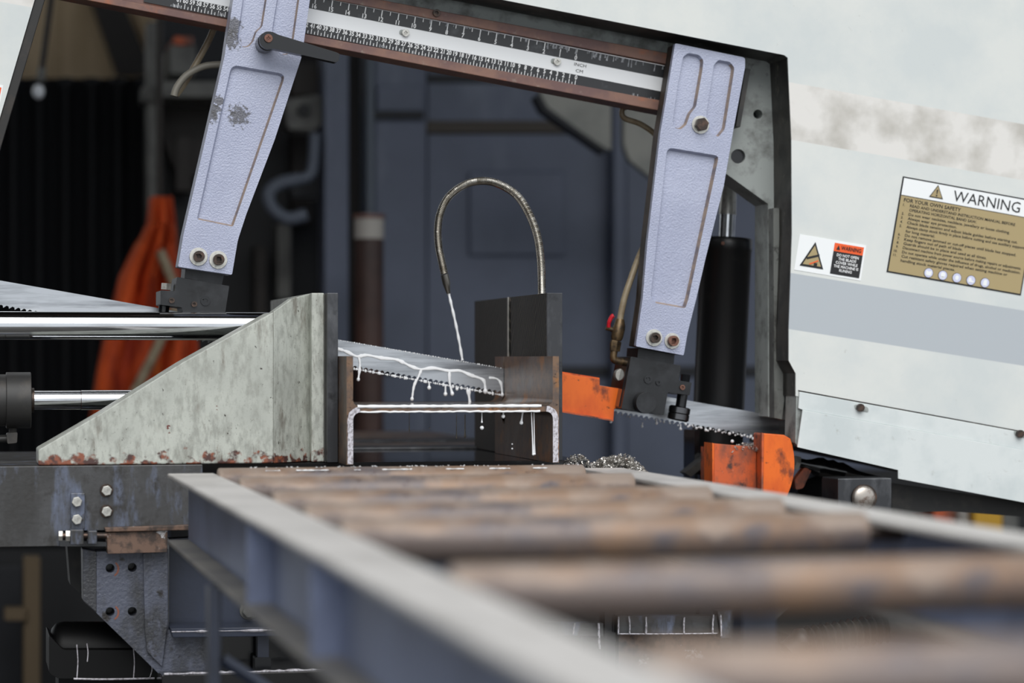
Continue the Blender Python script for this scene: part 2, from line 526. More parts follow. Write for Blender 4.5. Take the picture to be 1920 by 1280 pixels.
def glyphs(s, bold=0.0):
    if (s, bold) not in _tc:
        cu = bpy.data.curves.new('lettering', 'FONT')
        cu.body = s; cu.size = 1.0; cu.resolution_u = 2; cu.offset = bold
        cu.fill_mode = 'FRONT'
        o = bpy.data.objects.new('lettering', cu)
        COL.objects.link(o)
        dg = bpy.context.evaluated_depsgraph_get()
        me = bpy.data.meshes.new_from_object(o.evaluated_get(dg))
        V = [(v.co.x, v.co.y) for v in me.vertices]
        FA = [tuple(p.vertices) for p in me.polygons]
        bpy.data.objects.remove(o); bpy.data.curves.remove(cu); bpy.data.meshes.remove(me)
        xs = [v[0] for v in V]
        _tc[(s, bold)] = (V, FA, min(xs), max(xs))
    return _tc[(s, bold)]


class Flat:
    """flat print on an upright plane: O + x*e1 + y*e2"""
    def __init__(s, O, e1, e2):
        s.O, s.e1, s.e2, s.V, s.F = Vector(O), Vector(e1), Vector(e2), [], []

    def p(s, x, y):
        return s.O + s.e1 * x + s.e2 * y

    def poly(s, pts):
        o = len(s.V); s.V += [s.p(*q) for q in pts]
        for t in tessellate_polygon([[Vector((q[0], q[1], 0)) for q in pts]]): s.F.append(tuple(o + a for a in t))

    def rect(s, x0, x1, y0, y1):
        s.poly([(x0, y0), (x1, y0), (x1, y1), (x0, y1)])

    def text(s, t, x, y, h, width=None, align='l', bold=0.0, xs=1.0):
        V, FA, a, b = glyphs(t, bold)
        k = h / .70
        kx = k * xs if width is None else width / (b - a)
        x0 = x if align == 'l' else x - (b - a) * kx * (.5 if align == 'c' else 1)
        o = len(s.V)
        s.V += [s.p(x0 + (v[0] - a) * kx, y + v[1] * k) for v in V]
        s.F += [tuple(o + q for q in f) for f in FA]

    def build(s, name, m, parent, lift=.0004):
        o = obj(name, [v - Vector((0, lift, 0)) for v in s.V], s.F, m, parent)
        return o


def solid_quad(name, fr, x0, x1, y0, y1, m, parent, t=.0006, lift=0.0):
    a = [fr.p(x0, y0), fr.p(x1, y0), fr.p(x1, y1), fr.p(x0, y1)]
    return plate(name, [(v.x, v.z) for v in a], fr.O.y - lift - t, fr.O.y - lift, m, parent)


# ------------------------------------------------------------------ bolts
def bolt(px, py, Y, parent, r_w, r_h, head='socket', mw=None, mh=None, hlen=.009, name='bolt', a0=.2):
    """bolt seen end on: washer plus socket-cap, hex or screw head; radii in photo pixels"""
    c = at(px, py, Y); k = pxm(px, Y)
    g = parent
    cc = (c.x, c.z)
    y = Y - .0022 if r_w else Y
    mh = mh or M['darkbolt']
    if head == 'socket':
        h = plate(name, circ(cc, r_h * k, 24), y - hlen, y, mh, g, pockets=[(circ(cc, r_h * k * .5, 6, a0), hlen * .7, 0)], bevel=.0006, smooth=True)
    elif head == 'hex':
        h = plate(name, circ(cc, r_h * k, 6, a0), y - hlen, y, mh, g, bevel=.0009)
    elif head == 'cross':
        h = plate(name, circ(cc, r_h * k, 20), y - hlen, y, mh, g, pockets=[(
            [(cc[0] + dx * r_h * k, cc[1] + dz * r_h * k) for dx, dz in ((-.12, .5), (-.12, .12), (-.5, .12), (-.5, -.12), (-.12, -.12), (-.12, -.5), (.12, -.5), (.12, -.12), (.5, -.12), (.5, .12), (.12, .12), (.12, .5))], hlen * .5, 0)], bevel=.0006, smooth=True)
    else:
        h = plate(name, circ(cc, r_h * k, 20), y - hlen, y, mh, g, bevel=min(.003, hlen * .45), smooth=True)
    if r_w:
        plate('washer', circ(cc, r_w * k, 28), Y - .0022, Y, mw or M['zinc'], h, bevel=.0005, smooth=True)
    return h


def ydisc(name, px, py, Y0, Y1, r, m, parent, n=28, bevel=.001):
    c = at(px, py, Y0)
    return plate(name, circ((c.x, c.z), r * pxm(px, Y0), n), Y0, Y1, m, parent, bevel=bevel, smooth=True)


# ------------------------------------------------------------------ the setting
def st(o):
    o['kind'] = 'structure'
    return o


st(box('floor', -9, 9, -3, 12, -.1, 0, M['floor']))
cl = st(box('shade_roof', -2.3, 6, 2.75, 6.95, 3.1, 3.2, M['darkpost'])); cl['label'] = 'unseen dark roof added to shade the background'  # out of view, added so that the background falls into shade
st(box('shade_wall_left', -2.3, -2.2, .9, 6.95, 0, 3.2, M['darkpost']))  # out of view, added to cut the light coming from the left
st(box('shade_wall_right', 6, 6.1, 2.75, 6.95, 0, 3.2, M['navywall']))  # out of view, added to hold back side light on the right
wb = st(T('wall_back', 'navy painted steel partition behind the saw', None, (1.2, 6.0, 0)))
YW = 6.0


def bgp(name, x0, x1, y0, y1, Y, d, m, par, bevel=.004):
    return pplate(name, [(x0, y0), (x1, y0), (x1, y1), (x0, y1)], Y, Y + d, m, par, bevel=bevel)


FZ = 1440
bgp('panel', 802, 1150, -250, FZ, YW, .05, M['navywall'], wb)
bgp('panel', 1174, 2100, -250, FZ, YW, .05, M['navywall'], wb)
bgp('panel', 702, 800, -250, FZ, YW - .01, .05, M['navywall'], wb)
bgp('post', 608, 654, -250, FZ, YW - .06, .1, M['navywall'], wb)
bgp('recess', 652, 690, -250, FZ, YW + .12, .03, M['darkpost'], wb)
bgp('post_edge', 688, 702, -250, FZ, YW - .05, .1, M['navylight'], wb)
bgp('seam_post', 1150, 1174, -250, FZ, YW - .05, .09, M['navywall'], wb)
bgp('slot', 800, 1010, 138, 156, YW - .004, .01, M['navydark'], wb)
bgp('timber_band', 800, 1140, 226, 250, YW - .012, .02, M['brownband'], wb)
bgp('bracket_band', 690, 796, 208, 222, YW - .03, .03, M['navydark'], wb)
bgp('bracket_face', 706, 794, 160, 208, YW - .03, .03, M['navywall'], wb)
bgp('base_rail', 700, 1600, 686, 706, YW - .01, .02, M['navydark'], wb)
bgp('raised_panel', 880, 1060, 320, 480, YW - .012, .015, M['navywall'], wb, bevel=.006)
bgp('panel', 2100, 2500, -250, FZ, YW, .05, M['navywall'], wb)
# black corrugated sheet on the left
V, FA = [], []
for i, px in enumerate(range(-420, 283, 7)):
    for py in (146, FZ):
        p = at(px, py, 6.4)
        V.append((p.x, 6.4 + .018 * math.sin((px + 12) / 49 * 2 * math.pi * 1.0), p.z))
n = len(V) // 2
FA = [(2 * i, 2 * i + 2, 2 * i + 3, 2 * i + 1) for i in range(n - 1)]
V2 = [(a[0], a[1] + .004, a[2]) for a in V]
FA += [tuple(q + len(V) for q in f) for f in FA]
wl = st(obj('wall_left', V + V2, FA, M['corr'], smooth=True)); wl['label'] = 'black corrugated steel sheeting behind the vise at left'
wt = st(T('wall_rear', 'tan board wall above the black corrugated sheet', None, (-1, 7.4, 0)))
bgp('board', -420, 118, -400, 1400, 7.4, .03, M['tanwall'], wt)
bgp('board', 117, 331, -400, 1400, 7.405, .03, M['tanwall'], wt)
bgp('board', 328, 640, -400, 1400, 7.42, .03, M['darkpost'], wt)
pplate('diagonal_brace', [(150, -60), (205, -60), (290, 140), (220, 140)], 7.33, 7.38, M['darkpost'], wt)
pplate('diagonal_brace', [(230, -60), (262, -60), (320, 120), (285, 120)], 7.33, 7.38, M['tanwall'], wt)

# things standing behind the saw
g = T('steel_column', 'grey steel column left of the open dark machinery behind the lever arm', 'column', at(290, FZ, 6.1))
bgp('column_face', 276, 300, 40, FZ, 6.1, .08, M['midgrey'], g)
bgp('column_flange', 268, 310, 160, 190, 6.08, .11, M['midgrey'], g)
g = T('electrical_box', 'grey box with orange strip behind the left guide arm', 'box', at(350, 200, 6.0))
bgp('box_body', 300, 440, 152, 182, 6.0, .25, M['midgrey'], g)
bgp('box_panel', 318, 366, 84, 140, 6.05, .2, M['midgrey'], g)
bgp('orange_strip', 326, 362, 68, 84, 6.04, .2, M['orangeworn'], g)
bgp('box_back', 300, 440, -60, 152, 6.28, .05, M['navydark'], g)
g = T('dark_machine', 'dark machine housing in the shadow behind the left guide arm', 'machine', at(400, 900, 6.25))
bgp('housing', 282, 600, 184, FZ, 6.30, .4, M['darkbox'], g)
pplate('shoulder', rounded([(290, 200), (420, 192), (420, 330), (330, 330)], 30), 6.22, 6.32, M['darkpost'], g)
for x0, x1, y0, y1, mm in ((548, 584, 250, 420, 'darkpost'), (520, 545, 420, 560, 'midgrey'), (478, 500, 460, 640, 'darkpost'), (330, 360, 250, 360, 'darkpost')):
    bgp('upright', x0, x1, y0, y1, 6.2, .08, M[mm], g)
g = T('pulley_block', 'pale grey pulley block right of the left guide arm', 'pulley', at(570, 240, 6.0))
pplate('block', rounded([(534, 188), (602, 176), (604, 232), (590, 244), (540, 242)], 8), 6.0, 6.1, M['midgrey'], g, bevel=.006)
ydisc('wheel', 571, 206, 5.985, 6.0, 12, M['darkbox'], g)
bgp('bracket', 548, 600, 120, 180, 6.04, .06, M['darkpost'], g)
bgp('lower_bracket', 545, 605, 330, 372, 6.02, .06, M['navydark'], g)
g = T('lifting_hook', 'faded blue lifting hook hanging in the dark behind the guide arm', 'hook', at(530, 400, 5.9))
tube('hook', ppath([(560, 336), (520, 346), (503, 366), (512, 392), (540, 410), (574, 402)], 5.9), .016, M['hookblue'], g)
tube('shank', ppath([(560, 336), (584, 322), (590, 250)], 5.9), .014, M['hookblue'], g)
g = T('rusty_pipe', 'brown rusty pipe with chalky top beside the navy post', 'pipe', at(692, 830, 5.6))
tube('pipe', [at(692, 1440, 5.6), at(692, 448, 5.6)], 27 * pxm(692, 5.6), M['pipe'], g, n=24)
tube('cap', [at(692, 448, 5.6), at(692, 408, 5.6)], 28 * pxm(692, 5.6), M['whitecap'], g, n=24)
tube('rim', [at(692, 410, 5.6), at(692, 402, 5.6)], 30 * pxm(692, 5.6), M['rust'], g, n=24)
g = T('hanging_plate', 'pale grey angled plate hanging under the ruler behind the saw', 'plate', at(1085, 280, 5.4))
pplate('plate', rounded([(1010, 150), (1146, 150), (1146, 282), (1132, 276), (1030, 205), (1016, 182)], [0, 0, 4, 4, 10, 10]), 5.4, 5.43, M['greyplate'], g, bevel=.004)
pplate('plate_lip', [(1012, 176), (1026, 200), (1134, 279), (1134, 287), (1020, 208), (1006, 182)], 5.38, 5.44, M['navydark'], g)
box('hanger', at(1085, 150, 5.41).x, at(1095, 150, 5.41).x, 5.405, 5.425, at(1085, 150, 5.41).z - .02, 3.1, M['greyplate'], g)
g = T('angled_bracket_plate', 'pale grey angled bracket plate showing just left of the right guide arm', 'plate', at(1200, 340, 5.4))
pplate('plate', rounded([(1170, 190), (1300, 190), (1300, 400), (1232, 342), (1180, 300), (1170, 270)], 5), 5.4, 5.43, M['greyplate'], g, bevel=.004)
box('hanger', at(1270, 190, 5.41).x, at(1280, 190, 5.41).x, 5.405, 5.425, at(1270, 190, 5.41).z - .02, 3.1, M['greyplate'], g)
g = T('hanging_bulb', 'clear light bulb hanging on a cord at upper left', 'lamp', at(72, 190, 5.6))
tube('cord', [at(112, -120, 5.6), at(78, 132, 5.6)], .007, M['darkpost'], g)
tube('socket', [at(79, 128, 5.6), at(76, 152, 5.6)], 8 * pxm(75, 5.6), M['midgrey'], g)
V, FA = ball_data(at(72, 172, 5.6), 11.5 * pxm(75, 5.6), 16, 10, 1.25)
obj('glass_bulb', V, FA, M['bulb'], g, smooth=True)


def cloth(name, rows, Y, m, parent, folds=3.0, amp=.03):
    """hanging cloth: rows of (y, xleft, xright) in the photo, draped in folds"""
    V, FA = [], []; n = 26
    for j, (y, a, b) in enumerate(rows):
        for i in range(n):
            t = i / (n - 1)
            p = at(a + (b - a) * t, y, Y)
            p.y += amp * math.sin(t * folds * 2 * math.pi + j * .5) + amp * .4 * math.sin(t * 17 + j)
            V.append(p)
    for j in range(len(rows) - 1):
        for i in range(n - 1):
            FA.append((j * n + i, j * n + i + 1, (j + 1) * n + i + 1, (j + 1) * n + i))
    o = obj(name, V, FA, m, parent, smooth=True, sharp=80)
    s = o.modifiers.new('thick', 'SOLIDIFY'); s.thickness = .006
    return o


g = T('orange_cloth', 'orange cloth hanging in folds behind the chrome rod', 'cloth', at(250, 780, 5.8))
cloth('cloth', [(370, 282, 318), (420, 276, 326), (460, 255, 330), (520, 228, 340), (580, 212, 360), (640, 196, 372), (700, 184, 376), (790, 170, 380)], 5.8, M['ragorange'], g)
tube('strap', ppath([(300, 470), (330, 560), (300, 640), (250, 740)], 5.72), .012, M['tanhose'], g)
tube('hanger', [at(299, 376, 5.8), Vector((at(299, 376, 5.8).x, 5.8, 3.1))], .008, M['darkpost'], g)
g = T('timber_frame', 'beige timber frame standing under the vise bed at left', 'frame', at(60, 1280, 5.6))
bgp('upright', 44, 76, 1044, FZ, 5.6, .06, M['beige'], g)
bgp('cross_rail', 8, 50, 1140, 1164, 5.58, .05, M['beige'], g)
bgp('upright', -40, -8, 1044, FZ, 5.6, .06, M['beige'], g)
g = T('floor_cabinet', 'dark cabinet under the corrugated sheet at lower left', 'cabinet', at(30, FZ, 5.9))
bgp('cabinet_body', -300, 360, 1030, FZ, 5.9, .3, M['darkbox'], g)
bgp('cabinet_door', -120, 42, 1060, 1400, 5.87, .04, M['navydark'], g)
g = T('yellow_box', 'yellow plastic box on the floor stack behind the saw at lower right', 'box', at(1850, 1000, 5.4))
bgp('box_body', 1826, 1880, 944, 1010, 5.4, .15, M['yellow'], g)
bgp('box_side', 1880, 1910, 940, 1010, 5.42, .15, M['midgrey'], g)
g = T('white_canister', 'white round canister beside the yellow box', 'canister', at(1806, 1000, 5.4))
V, FA = ball_data(at(1806, 962, 5.45), 16 * pxm(1806, 5.45), 18, 12, .9)
obj('canister_top', V, FA, M['whitecap'], g, smooth=True)
tube('canister_body', [at(1806, 964, 5.45), at(1806, 1030, 5.45)], 15 * pxm(1806, 5.45), M['whitecap'], g, n=20)
g = T('red_box', 'small red box left of the white canister', 'box', at(1772, 1000, 5.45))
bgp('box_body', 1750, 1790, 950, 1010, 5.45, .12, M['orangeworn'], g)
g = T('storage_bench', 'dark storage bench behind the saw carrying the yellow box', 'bench', at(1830, 1440, 5.3))
bgp('bench_top', 1600, 2150, 1026, 1044, 5.2, .6, M['darkbox'], g)
bgp('bench_front', 1620, 2130, 1044, FZ, 5.25, .5, M['darkbox'], g)
bgp('bench_back', 1600, 2150, 880, 1000, 5.75, .05, M['darkbox'], g)

# ------------------------------------------------------------------ saw head cover
hd = T('saw_head_cover', 'large white enamelled saw head cover with warning signs', 'machine cover', at(1700, 960, YC))
open_edge = [(-100, 560), (0, 220), (113, -163), (1470, 103), (1477, 108), (1484, 262), (1485, 438), (1479, 615), (1479, 676), (1492, 700), (1492, 742)]
outer = open_edge + [(2300, 905), (2300, -420), (-520, -420), (-520, 560)]
mw = M['white']
O_b = at(1484, 262, YC); e1 = (at(1920, 338, YC) - O_b).normalized(); e2 = Vector((-e1.z, 0, e1.x))
co = band_coord(mw, O_b, e2)


def band(m, co, lo, hi, col, layers_noise=None, amt=1.0):
    N = m.node_tree.nodes; L = m.node_tree.links
    b = N['Principled BSDF']
    src = b.inputs['Base Color'].links[0].from_socket
    a = N.new('ShaderNodeMapRange'); a.inputs['From Min'].default_value = lo - .0007; a.inputs['From Max'].default_value = lo + .0007
    z = N.new('ShaderNodeMapRange'); z.inputs['From Min'].default_value = hi + .0007; z.inputs['From Max'].default_value = hi - .0007
    L.new(co, a.inputs['Value']); L.new(co, z.inputs['Value'])
    mu = N.new('ShaderNodeMath'); mu.operation = 'MULTIPLY'; L.new(a.outputs[0], mu.inputs[0]); L.new(z.outputs[0], mu.inputs[1])
    f = mu.outputs[0]
    if layers_noise:
        g = N.new('ShaderNodeNewGeometry'); n = N.new('ShaderNodeTexNoise'); n.inputs['Scale'].default_value = layers_noise[0]; n.inputs['Detail'].default_value = 6
        L.new(g.outputs['Position'], n.inputs['Vector'])
        r = N.new('ShaderNodeMapRange'); r.inputs['From Min'].default_value = layers_noise[1]; r.inputs['From Max'].default_value = layers_noise[2]
        r.inputs['To Min'].default_value = layers_noise[3]
        L.new(n.outputs['Fac'], r.inputs['Value'])
        m2 = N.new('ShaderNodeMath'); m2.operation = 'MULTIPLY'; L.new(f, m2.inputs[0]); L.new(r.outputs[0], m2.inputs[1]); f = m2.outputs[0]
    x = N.new('ShaderNodeMix'); x.data_type = 'RGBA'
    L.new(f, x.inputs['Factor']); L.new(src, x.inputs['A']); x.inputs['B'].default_value = lin(col)
    L.new(x.outputs['Result'], b.inputs['Base Color'])


def hb(px, py): return (at(px, py, YC) - O_b).dot(e2)


band(mw, co, 0, hb(1480, 154), (222, 219, 214))
band(mw, co, 0, hb(1480, 154), (186, 182, 174), (16, .45, .68, .0))
band(mw, co, hb(1481, 617), hb(1486, 512), (178, 184, 189))
pplate('cover_panel', outer, YC, YC + .003, mw, hd)
# folded dark return along the opening
lp = xz(open_edge[1:], YC)
ins = inset(lp + [(3, -1), (-3, 2)], 0)
V, FA = [], []
for i, q in enumerate(lp):
    V += [(q[0], YC + .0032, q[1]), (q[0], YC + .085, q[1])]
oc = inset(xz(outer, YC), .004)[1:len(lp) + 1]
o0 = len(V)
for q in oc:
    V += [(q[0], YC + .0032, q[1]), (q[0], YC + .085, q[1])]
k = len(lp)
for i in range(k - 1):
    FA += [(2 * i, 2 * i + 2, 2 * i + 3, 2 * i + 1), (o0 + 2 * i, o0 + 2 * i + 1, o0 + 2 * i + 3, o0 + 2 * i + 2),
           (2 * i + 1, 2 * i + 3, o0 + 2 * i + 3, o0 + 2 * i + 1), (2 * i, o0 + 2 * i, o0 + 2 * i + 2, 2 * i + 2)]
obj('opening_return', V, FA, M['lip'], hd)
pplate('edge_trim', [(113, -163), (132, -163), (84, 0), (0, 282), (-83, 560), (-100, 560), (0, 220), (65, 0)], YC + .004, YC + .03, M['trim'], hd, bevel=.001)
pplate('wheel_guard', [(1474, 690), (1494, 740), (1493, 792), (1460, 786)], 3.69, 3.70, M['orange'], hd)
# lower bolted-on cover
lc = T('blade_wheel_cover', 'white lower sheet cover bolted along the foot of the saw head', 'machine cover', at(1700, 960, YC))
pplate('grime_seam', [(1497, 731), (1499, 735), (2300, 881), (2300, 878)], YC - .002, YC - .0006, M['lip'], lc)
pplate('fixing_strip', [(1499, 734), (1497, 765), (1505, 768), (2300, 912), (2300, 880)], YC - .004, YC - .0005, M['white2'], lc, bevel=.0008)
pplate('cover_sheet', [(1505, 768), (1495, 838), (1684, 881), (1684, 897), (2300, 1014), (2300, 912)], YC - .006, YC - .003, M['white2'], lc, bevel=.0008)
pplate('cover_end', [(1493, 742), (1500, 742), (1506, 768), (1496, 836), (1491, 830)], YC + .001, YC + .05, M['plategrey'], lc)
for px, py in ((1612, 764), (1911, 813)):
    s_ = at(px + 3, py + 1, YC - .004)
    kk = pxm(px, YC)
    sl = plate('slot_washer', [(s_.x + (p[0] * C - p[1] * .2) * kk, s_.z + (p[1] - p[0] * .19) * kk) for p in rounded([(-14, -5), (14, -5), (14, 5), (-14, 5)], 5)], YC - .0052, YC - .0038, M['plategrey'], lc)
    bolt(px, py, YC - .0052, lc, 0, 7.5, 'dome', mh=M['darkbolt'], hlen=.006, name='screw')
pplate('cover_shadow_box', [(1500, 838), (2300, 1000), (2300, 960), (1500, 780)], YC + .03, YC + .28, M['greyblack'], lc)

# mounting plate inside the opening
mp = T('arm_mounting_frame', 'smudged grey mounting frame with round holes beside the right guide arm', 'machine frame', at(1440, 850, 3.66))
c1, c2 = at(1421, 214, 3.665), at(1384, 293, 3.665)
kk = pxm(1400, 3.665)
pplate('frame_plate', [(1264, 72), (1492, 118), (1492, 400), (1492, 790), (1440, 781), (1440, 382), (1362, 326), (1264, 326)], 3.665, 3.73, M['plategrey'], mp,
       pockets=[(circ((1421, 214), 8.5, 20), .03, 0), (circ((1384, 293), 13.5, 22), .006, 0)], bevel=.001, floormat=M['blackpl'])
pplate('side_channel', [(1450, 390), (1478, 390), (1478, 690), (1466, 786), (1452, 783)], 3.64, 3.664, M['plategrey2'], mp)
pplate('gear_rack', [(1398, 128), (1407, 130), (1388, 238), (1380, 236)], 3.63, 3.664, M['greyblack'], mp)
pplate('upper_girder', [(300, -120), (1262, 66), (1262, 112), (300, -80)], 3.70, 3.76, M['plategrey'], mp)

# ------------------------------------------------------------------ warning signs
def signframe(TL, TR, BL, Y):
    a, b, c = at(*TL, Y), at(*TR, Y), at(*BL, Y)
    W, H = (b - a).length, (c - a).length
    e1 = (b - a).normalized(); e2 = (a - c).normalized()
    return Flat(a, e1, e2), W, H


ys = YC - .0009
fr, W, H = signframe((1692.7, 330.3), (1943.7, 376.5), (1662, 509.8), YC)
ws = T('warning_sign', None, None); ws.parent = hd; ws.location = at(1790, 440, YC) - wloc(hd); ws['label'] = 'olive safety instruction plate headed WARNING'
solid_quad('sign_plate', fr, 0, W, -H, 0, M['ink'], ws, .0008)
b_ = .0022
f2 = Flat(fr.O + Vector((0, -.0009, 0)), fr.e1, fr.e2); f2.rect(b_, W - b_, -H * .19, -b_); f2.build('header_print', M['labelwhite'], ws)
f2 = Flat(fr.O + Vector((0, -.0009, 0)), fr.e1, fr.e2); f2.rect(b_, W - b_, -H + b_, -H * .198); f2.build('field_print', M['olive'], ws)
fo = Flat(fr.O + Vector((0, -.0014, 0)), fr.e1, fr.e2)
fo.text('WARNING', W * .385, -H * .158, H * .112, width=W * .50)
tx, ty, tr = W * .262, -H * .162, H * .14


def tri(fl, x, y, h, w): fl.poly([(x - w / 2, y), (x + w / 2, y), (x, y + h)])


tri(fo, tx, ty, H * .14, H * .155)
lines = [('FOR YOUR OWN SAFETY', .035, .255, .038, .43),
         ('1.', .035, .30, .026, None), ('READ AND UNDERSTAND INSTRUCTION MANUAL BEFORE', .085, .30, .028, .80),
         ('OPERATING HORIZONTAL BAND SAW.', .085, .345, .028, .51),
         ('2.', .035, .39, .026, None), ('Do not wear neckties, necklace, jewellery or loose clothing.', .085, .39, .028, .77),
         ('3.', .035, .433, .026, None), ('Always wear eye protection.', .085, .433, .028, .37),
         ('4.', .035, .476, .026, None), ('Check blade tension and adjust blade guides before starting cut.', .085, .476, .028, .84),
         ('5.', .035, .52, .026, None), ('Always clamp stock firmly in place before cutting and use auxiliary support', .085, .52, .028, .985),
         ('for long material.', .085, .565, .028, .22),
         ('6.', .035, .608, .026, None), ('Do not remove jammed or cut-off pieces until blade has stopped.', .085, .608, .028, .845),
         ('7.', .035, .65, .026, None), ('Keep fingers out of path of blade.', .085, .65, .028, .44),
         ('8.', .035, .693, .026, None), ('Guards should be in place and used at all times.', .085, .693, .028, .63),
         ('9.', .035, .737, .026, None), ('Disconnect machine from power source before making repairs or adjustments.', .085, .737, .028, 1.02),
         ('10.', .025, .782, .026, None), ('Do not operate while under the influence of drugs, alcohol or medication.', .085, .782, .028, .955),
         ('11.', .025, .825, .026, None), ('Cut resistant safety gloves required when setting machine or', .085, .825, .028, .805),
         ('handling stock material pieces.', .085, .87, .028, .41)]
for t, x, y, h, wd in lines:
    fo.text(t, W * x, -H * y, H * h, width=None if wd is None else W * min(wd, .90) * .98, bold=.012)
fo.build('black_lettering', M['ink'], ws)
fi = Flat(fr.O + Vector((0, -.0018, 0)), fr.e1, fr.e2); tri(fi, tx, ty + H * .01, H * .115, H * .125); fi.build('warning_triangle', M['olive'], ws)
fi = Flat(fr.O + Vector((0, -.0022, 0)), fr.e1, fr.e2)
fi.poly([(tx - H * .009, ty + H * .088), (tx + H * .009, ty + H * .088), (tx + H * .004, ty + H * .042), (tx - H * .004, ty + H * .042)]); fi.poly(circ((tx, ty + H * .026), H * .009, 10))
ic = [(W * (.30 + .105 * i), -H * (.935 - .0 * i)) for i in range(5)]
ir = Flat(fr.O + Vector((0, -.0014, 0)), fr.e1, fr.e2); iw = Flat(fr.O + Vector((0, -.0018, 0)), fr.e1, fr.e2); il = Flat(fr.O + Vector((0, -.0022, 0)), fr.e1, fr.e2)
for i, c in enumerate(ic):
    ir.poly(circ(c, H * .052, 24)); iw.poly(circ(c, H * .047, 24)); 
    r = H * .03
    if i == 0: il.poly([(c[0] - r, c[1] - r * .7), (c[0] - r, c[1] + r * .8), (c[0], c[1] + r * .5), (c[0] + r, c[1] + r * .8), (c[0] + r, c[1] - r * .7), (c[0], c[1] - r)])
    if i == 1: il.poly(circ((c[0], c[1] + r * .2), r * .9, 16)); il.rect(c[0] - r * .6, c[0] + r * .6, c[1] - r * 1.1, c[1] - r * .5)
    if i == 2: il.poly(circ(c, r * .85, 16, 0, .8))
    if i == 3: il.poly([(c[0] - r, c[1] - r * .7), (c[0] - r * .9, c[1] + r * .8), (c[0], c[1] + r * .8), (c[0] + r * .2, c[1]), (c[0] + r, c[1] - r * .2), (c[0] + r, c[1] - r * .7)])
    if i == 4: il.poly([(c[0] - r * .7, c[1] - r), (c[0] - r * .7, c[1] + r * .4), (c[0] - r * .3, c[1] + r), (c[0] + r * .6, c[1] + r), (c[0] + r * .7, c[1] - r)])
fi.build('exclamation_mark', M['ink'], ws)
ir.build('icon_ring', M['ink'], ws); iw.build('icon_disc', M['lilac'], ws); il.build('icon_symbol', M['labelwhite'], ws)

fr, W, H = signframe((1499.5, 439), (1624, 460), (1488.7, 505.6), YC)
ss = T('warning_label', None, None); ss.parent = hd; ss.location = at(1556, 484, YC) - wloc(hd); ss['label'] = 'small white warning label with triangle and orange header'
solid_quad('label_sheet', fr, 0, W, -H, 0, M['labelwhite'], ss, .0006)
q = lambda d: Flat(fr.O + Vector((0, -d, 0)), fr.e1, fr.e2)
a = q(.0007); a.rect(W * .53, W * .97, -H * .30, -H * .07); a.build('orange_header', M['orangeprint'], ss)
a = q(.0007); a.rect(W * .53, W * .97, -H * .94, -H * .30); tri(a, W * .245, -H * .86, H * .72, H * .70); a.build('black_print', M['ink'], ss)
a = q(.0012); tri(a, W * .245, -H * .80, H * .56, H * .54); a.build('triangle_field', M['olive'], ss)
a = q(.0016)
a.poly([(W * .15, -H * .60), (W * .155, -H * .66), (W * .335, -H * .52), (W * .33, -H * .46)]); a.build('blade_symbol', M['ink'], ss)
a = q(.0016); a.rect(W * .27, W * .32, -H * .80, -H * .72); a.build('hand_symbol', M['ink'], ss)
a = q(.0016)
a.text('WARNING', W * .635, -H * .235, H * .11, width=W * .30, bold=.015)
a.poly([(W * .565, -H * .25), (W * .62, -H * .25), (W * .592, -H * .12)])
a.build('black_lettering', M['ink'], ss)
a = q(.0016)
for i, (t, wd) in enumerate((('DO NOT OPEN', .33), ('THE BLADE', .27), ('COVER WHILE', .33), ('THE MACHINE IS', .37), ('RUNING', .19))):
    a.text(t, W * .75, -H * (.43 + .105 * i), H * .075, width=W * wd, align='c', bold=.02)
a.build('white_lettering', M['inkwhite'], ss)
a = q(.002); a.poly([(W * .20, -H * .76), (W * .21, -H * .79), (W * .33, -H * .66), (W * .325, -H * .63)]); a.build('orange_mark', M['orangeprint'], ss)
fr, W, H = signframe((-58, 148), (6, 160), (-70, 216), YC)
ss = T('edge_label', None, None); ss.parent = hd; ss.location = at(-30, 190, YC) - wloc(hd); ss['label'] = 'white label with orange header at the left frame edge'
solid_quad('label_sheet', fr, 0, W, -H, 0, M['labelwhite'], ss, .0006)
a = Flat(fr.O + Vector((0, -.0007, 0)), fr.e1, fr.e2); a.rect(W * .4, W * .96, -H * .40, -H * .07); a.build('orange_header', M['orangeprint'], ss)
a = Flat(fr.O + Vector((0, -.0007, 0)), fr.e1, fr.e2); a.rect(W * .4, W * .96, -H * .93, -H * .40); a.build('black_print', M['ink'], ss)

# ------------------------------------------------------------------ scale rail
sr = T('scale_rail', 'rusty slide rail carrying the black and white inch and cm scale', 'rail', at(850, 130, YR))
lo = lambda x: 79 + (x - 571) * .1931
mid = lambda x: 64 + (x - 573) * .1866
top = lambda x: 121 + (x - 1253) * .1935
up = lambda x: 101 + (x - 1259) * .186
pplate('lower_rail', [(-240, mid(-240)), (1300, mid(1300)), (1300, lo(1300)), (-240, lo(-240))], YR - .004, YR + .05, M['rust'], sr, bevel=.001)
pplate('upper_rail', [(-240, up(-240)), (1300, up(1300)), (1300, top(1300)), (-240, top(-240))], YR - .006, YR + .05, M['rust'], sr, bevel=.001)
pplate('rail_web', [(-240, top(-240)), (1300, top(1300)), (1300, mid(1300)), (-240, mid(-240))], YR + .002, YR + .05, M['rust'], sr)
A, B = at(582.8, 63.8, YR), at(1077.2, 160, YR)
e1 = (B - A).normalized(); e2 = Vector((-e1.z, 0, e1.x))
U = (B - A).length / 41
fb = Flat(B + Vector((0, 0, 0)), e1, e2)     # x to the right of cm 0, y up from the scale's foot
hs = (at(1253, 121, YR) - at(1243, 189, YR)).length
sp = solid_quad('scale_plate', fb, -66 * U, 16.5 * U, -.0006, hs, M['scaleblack'], sr, .0012)
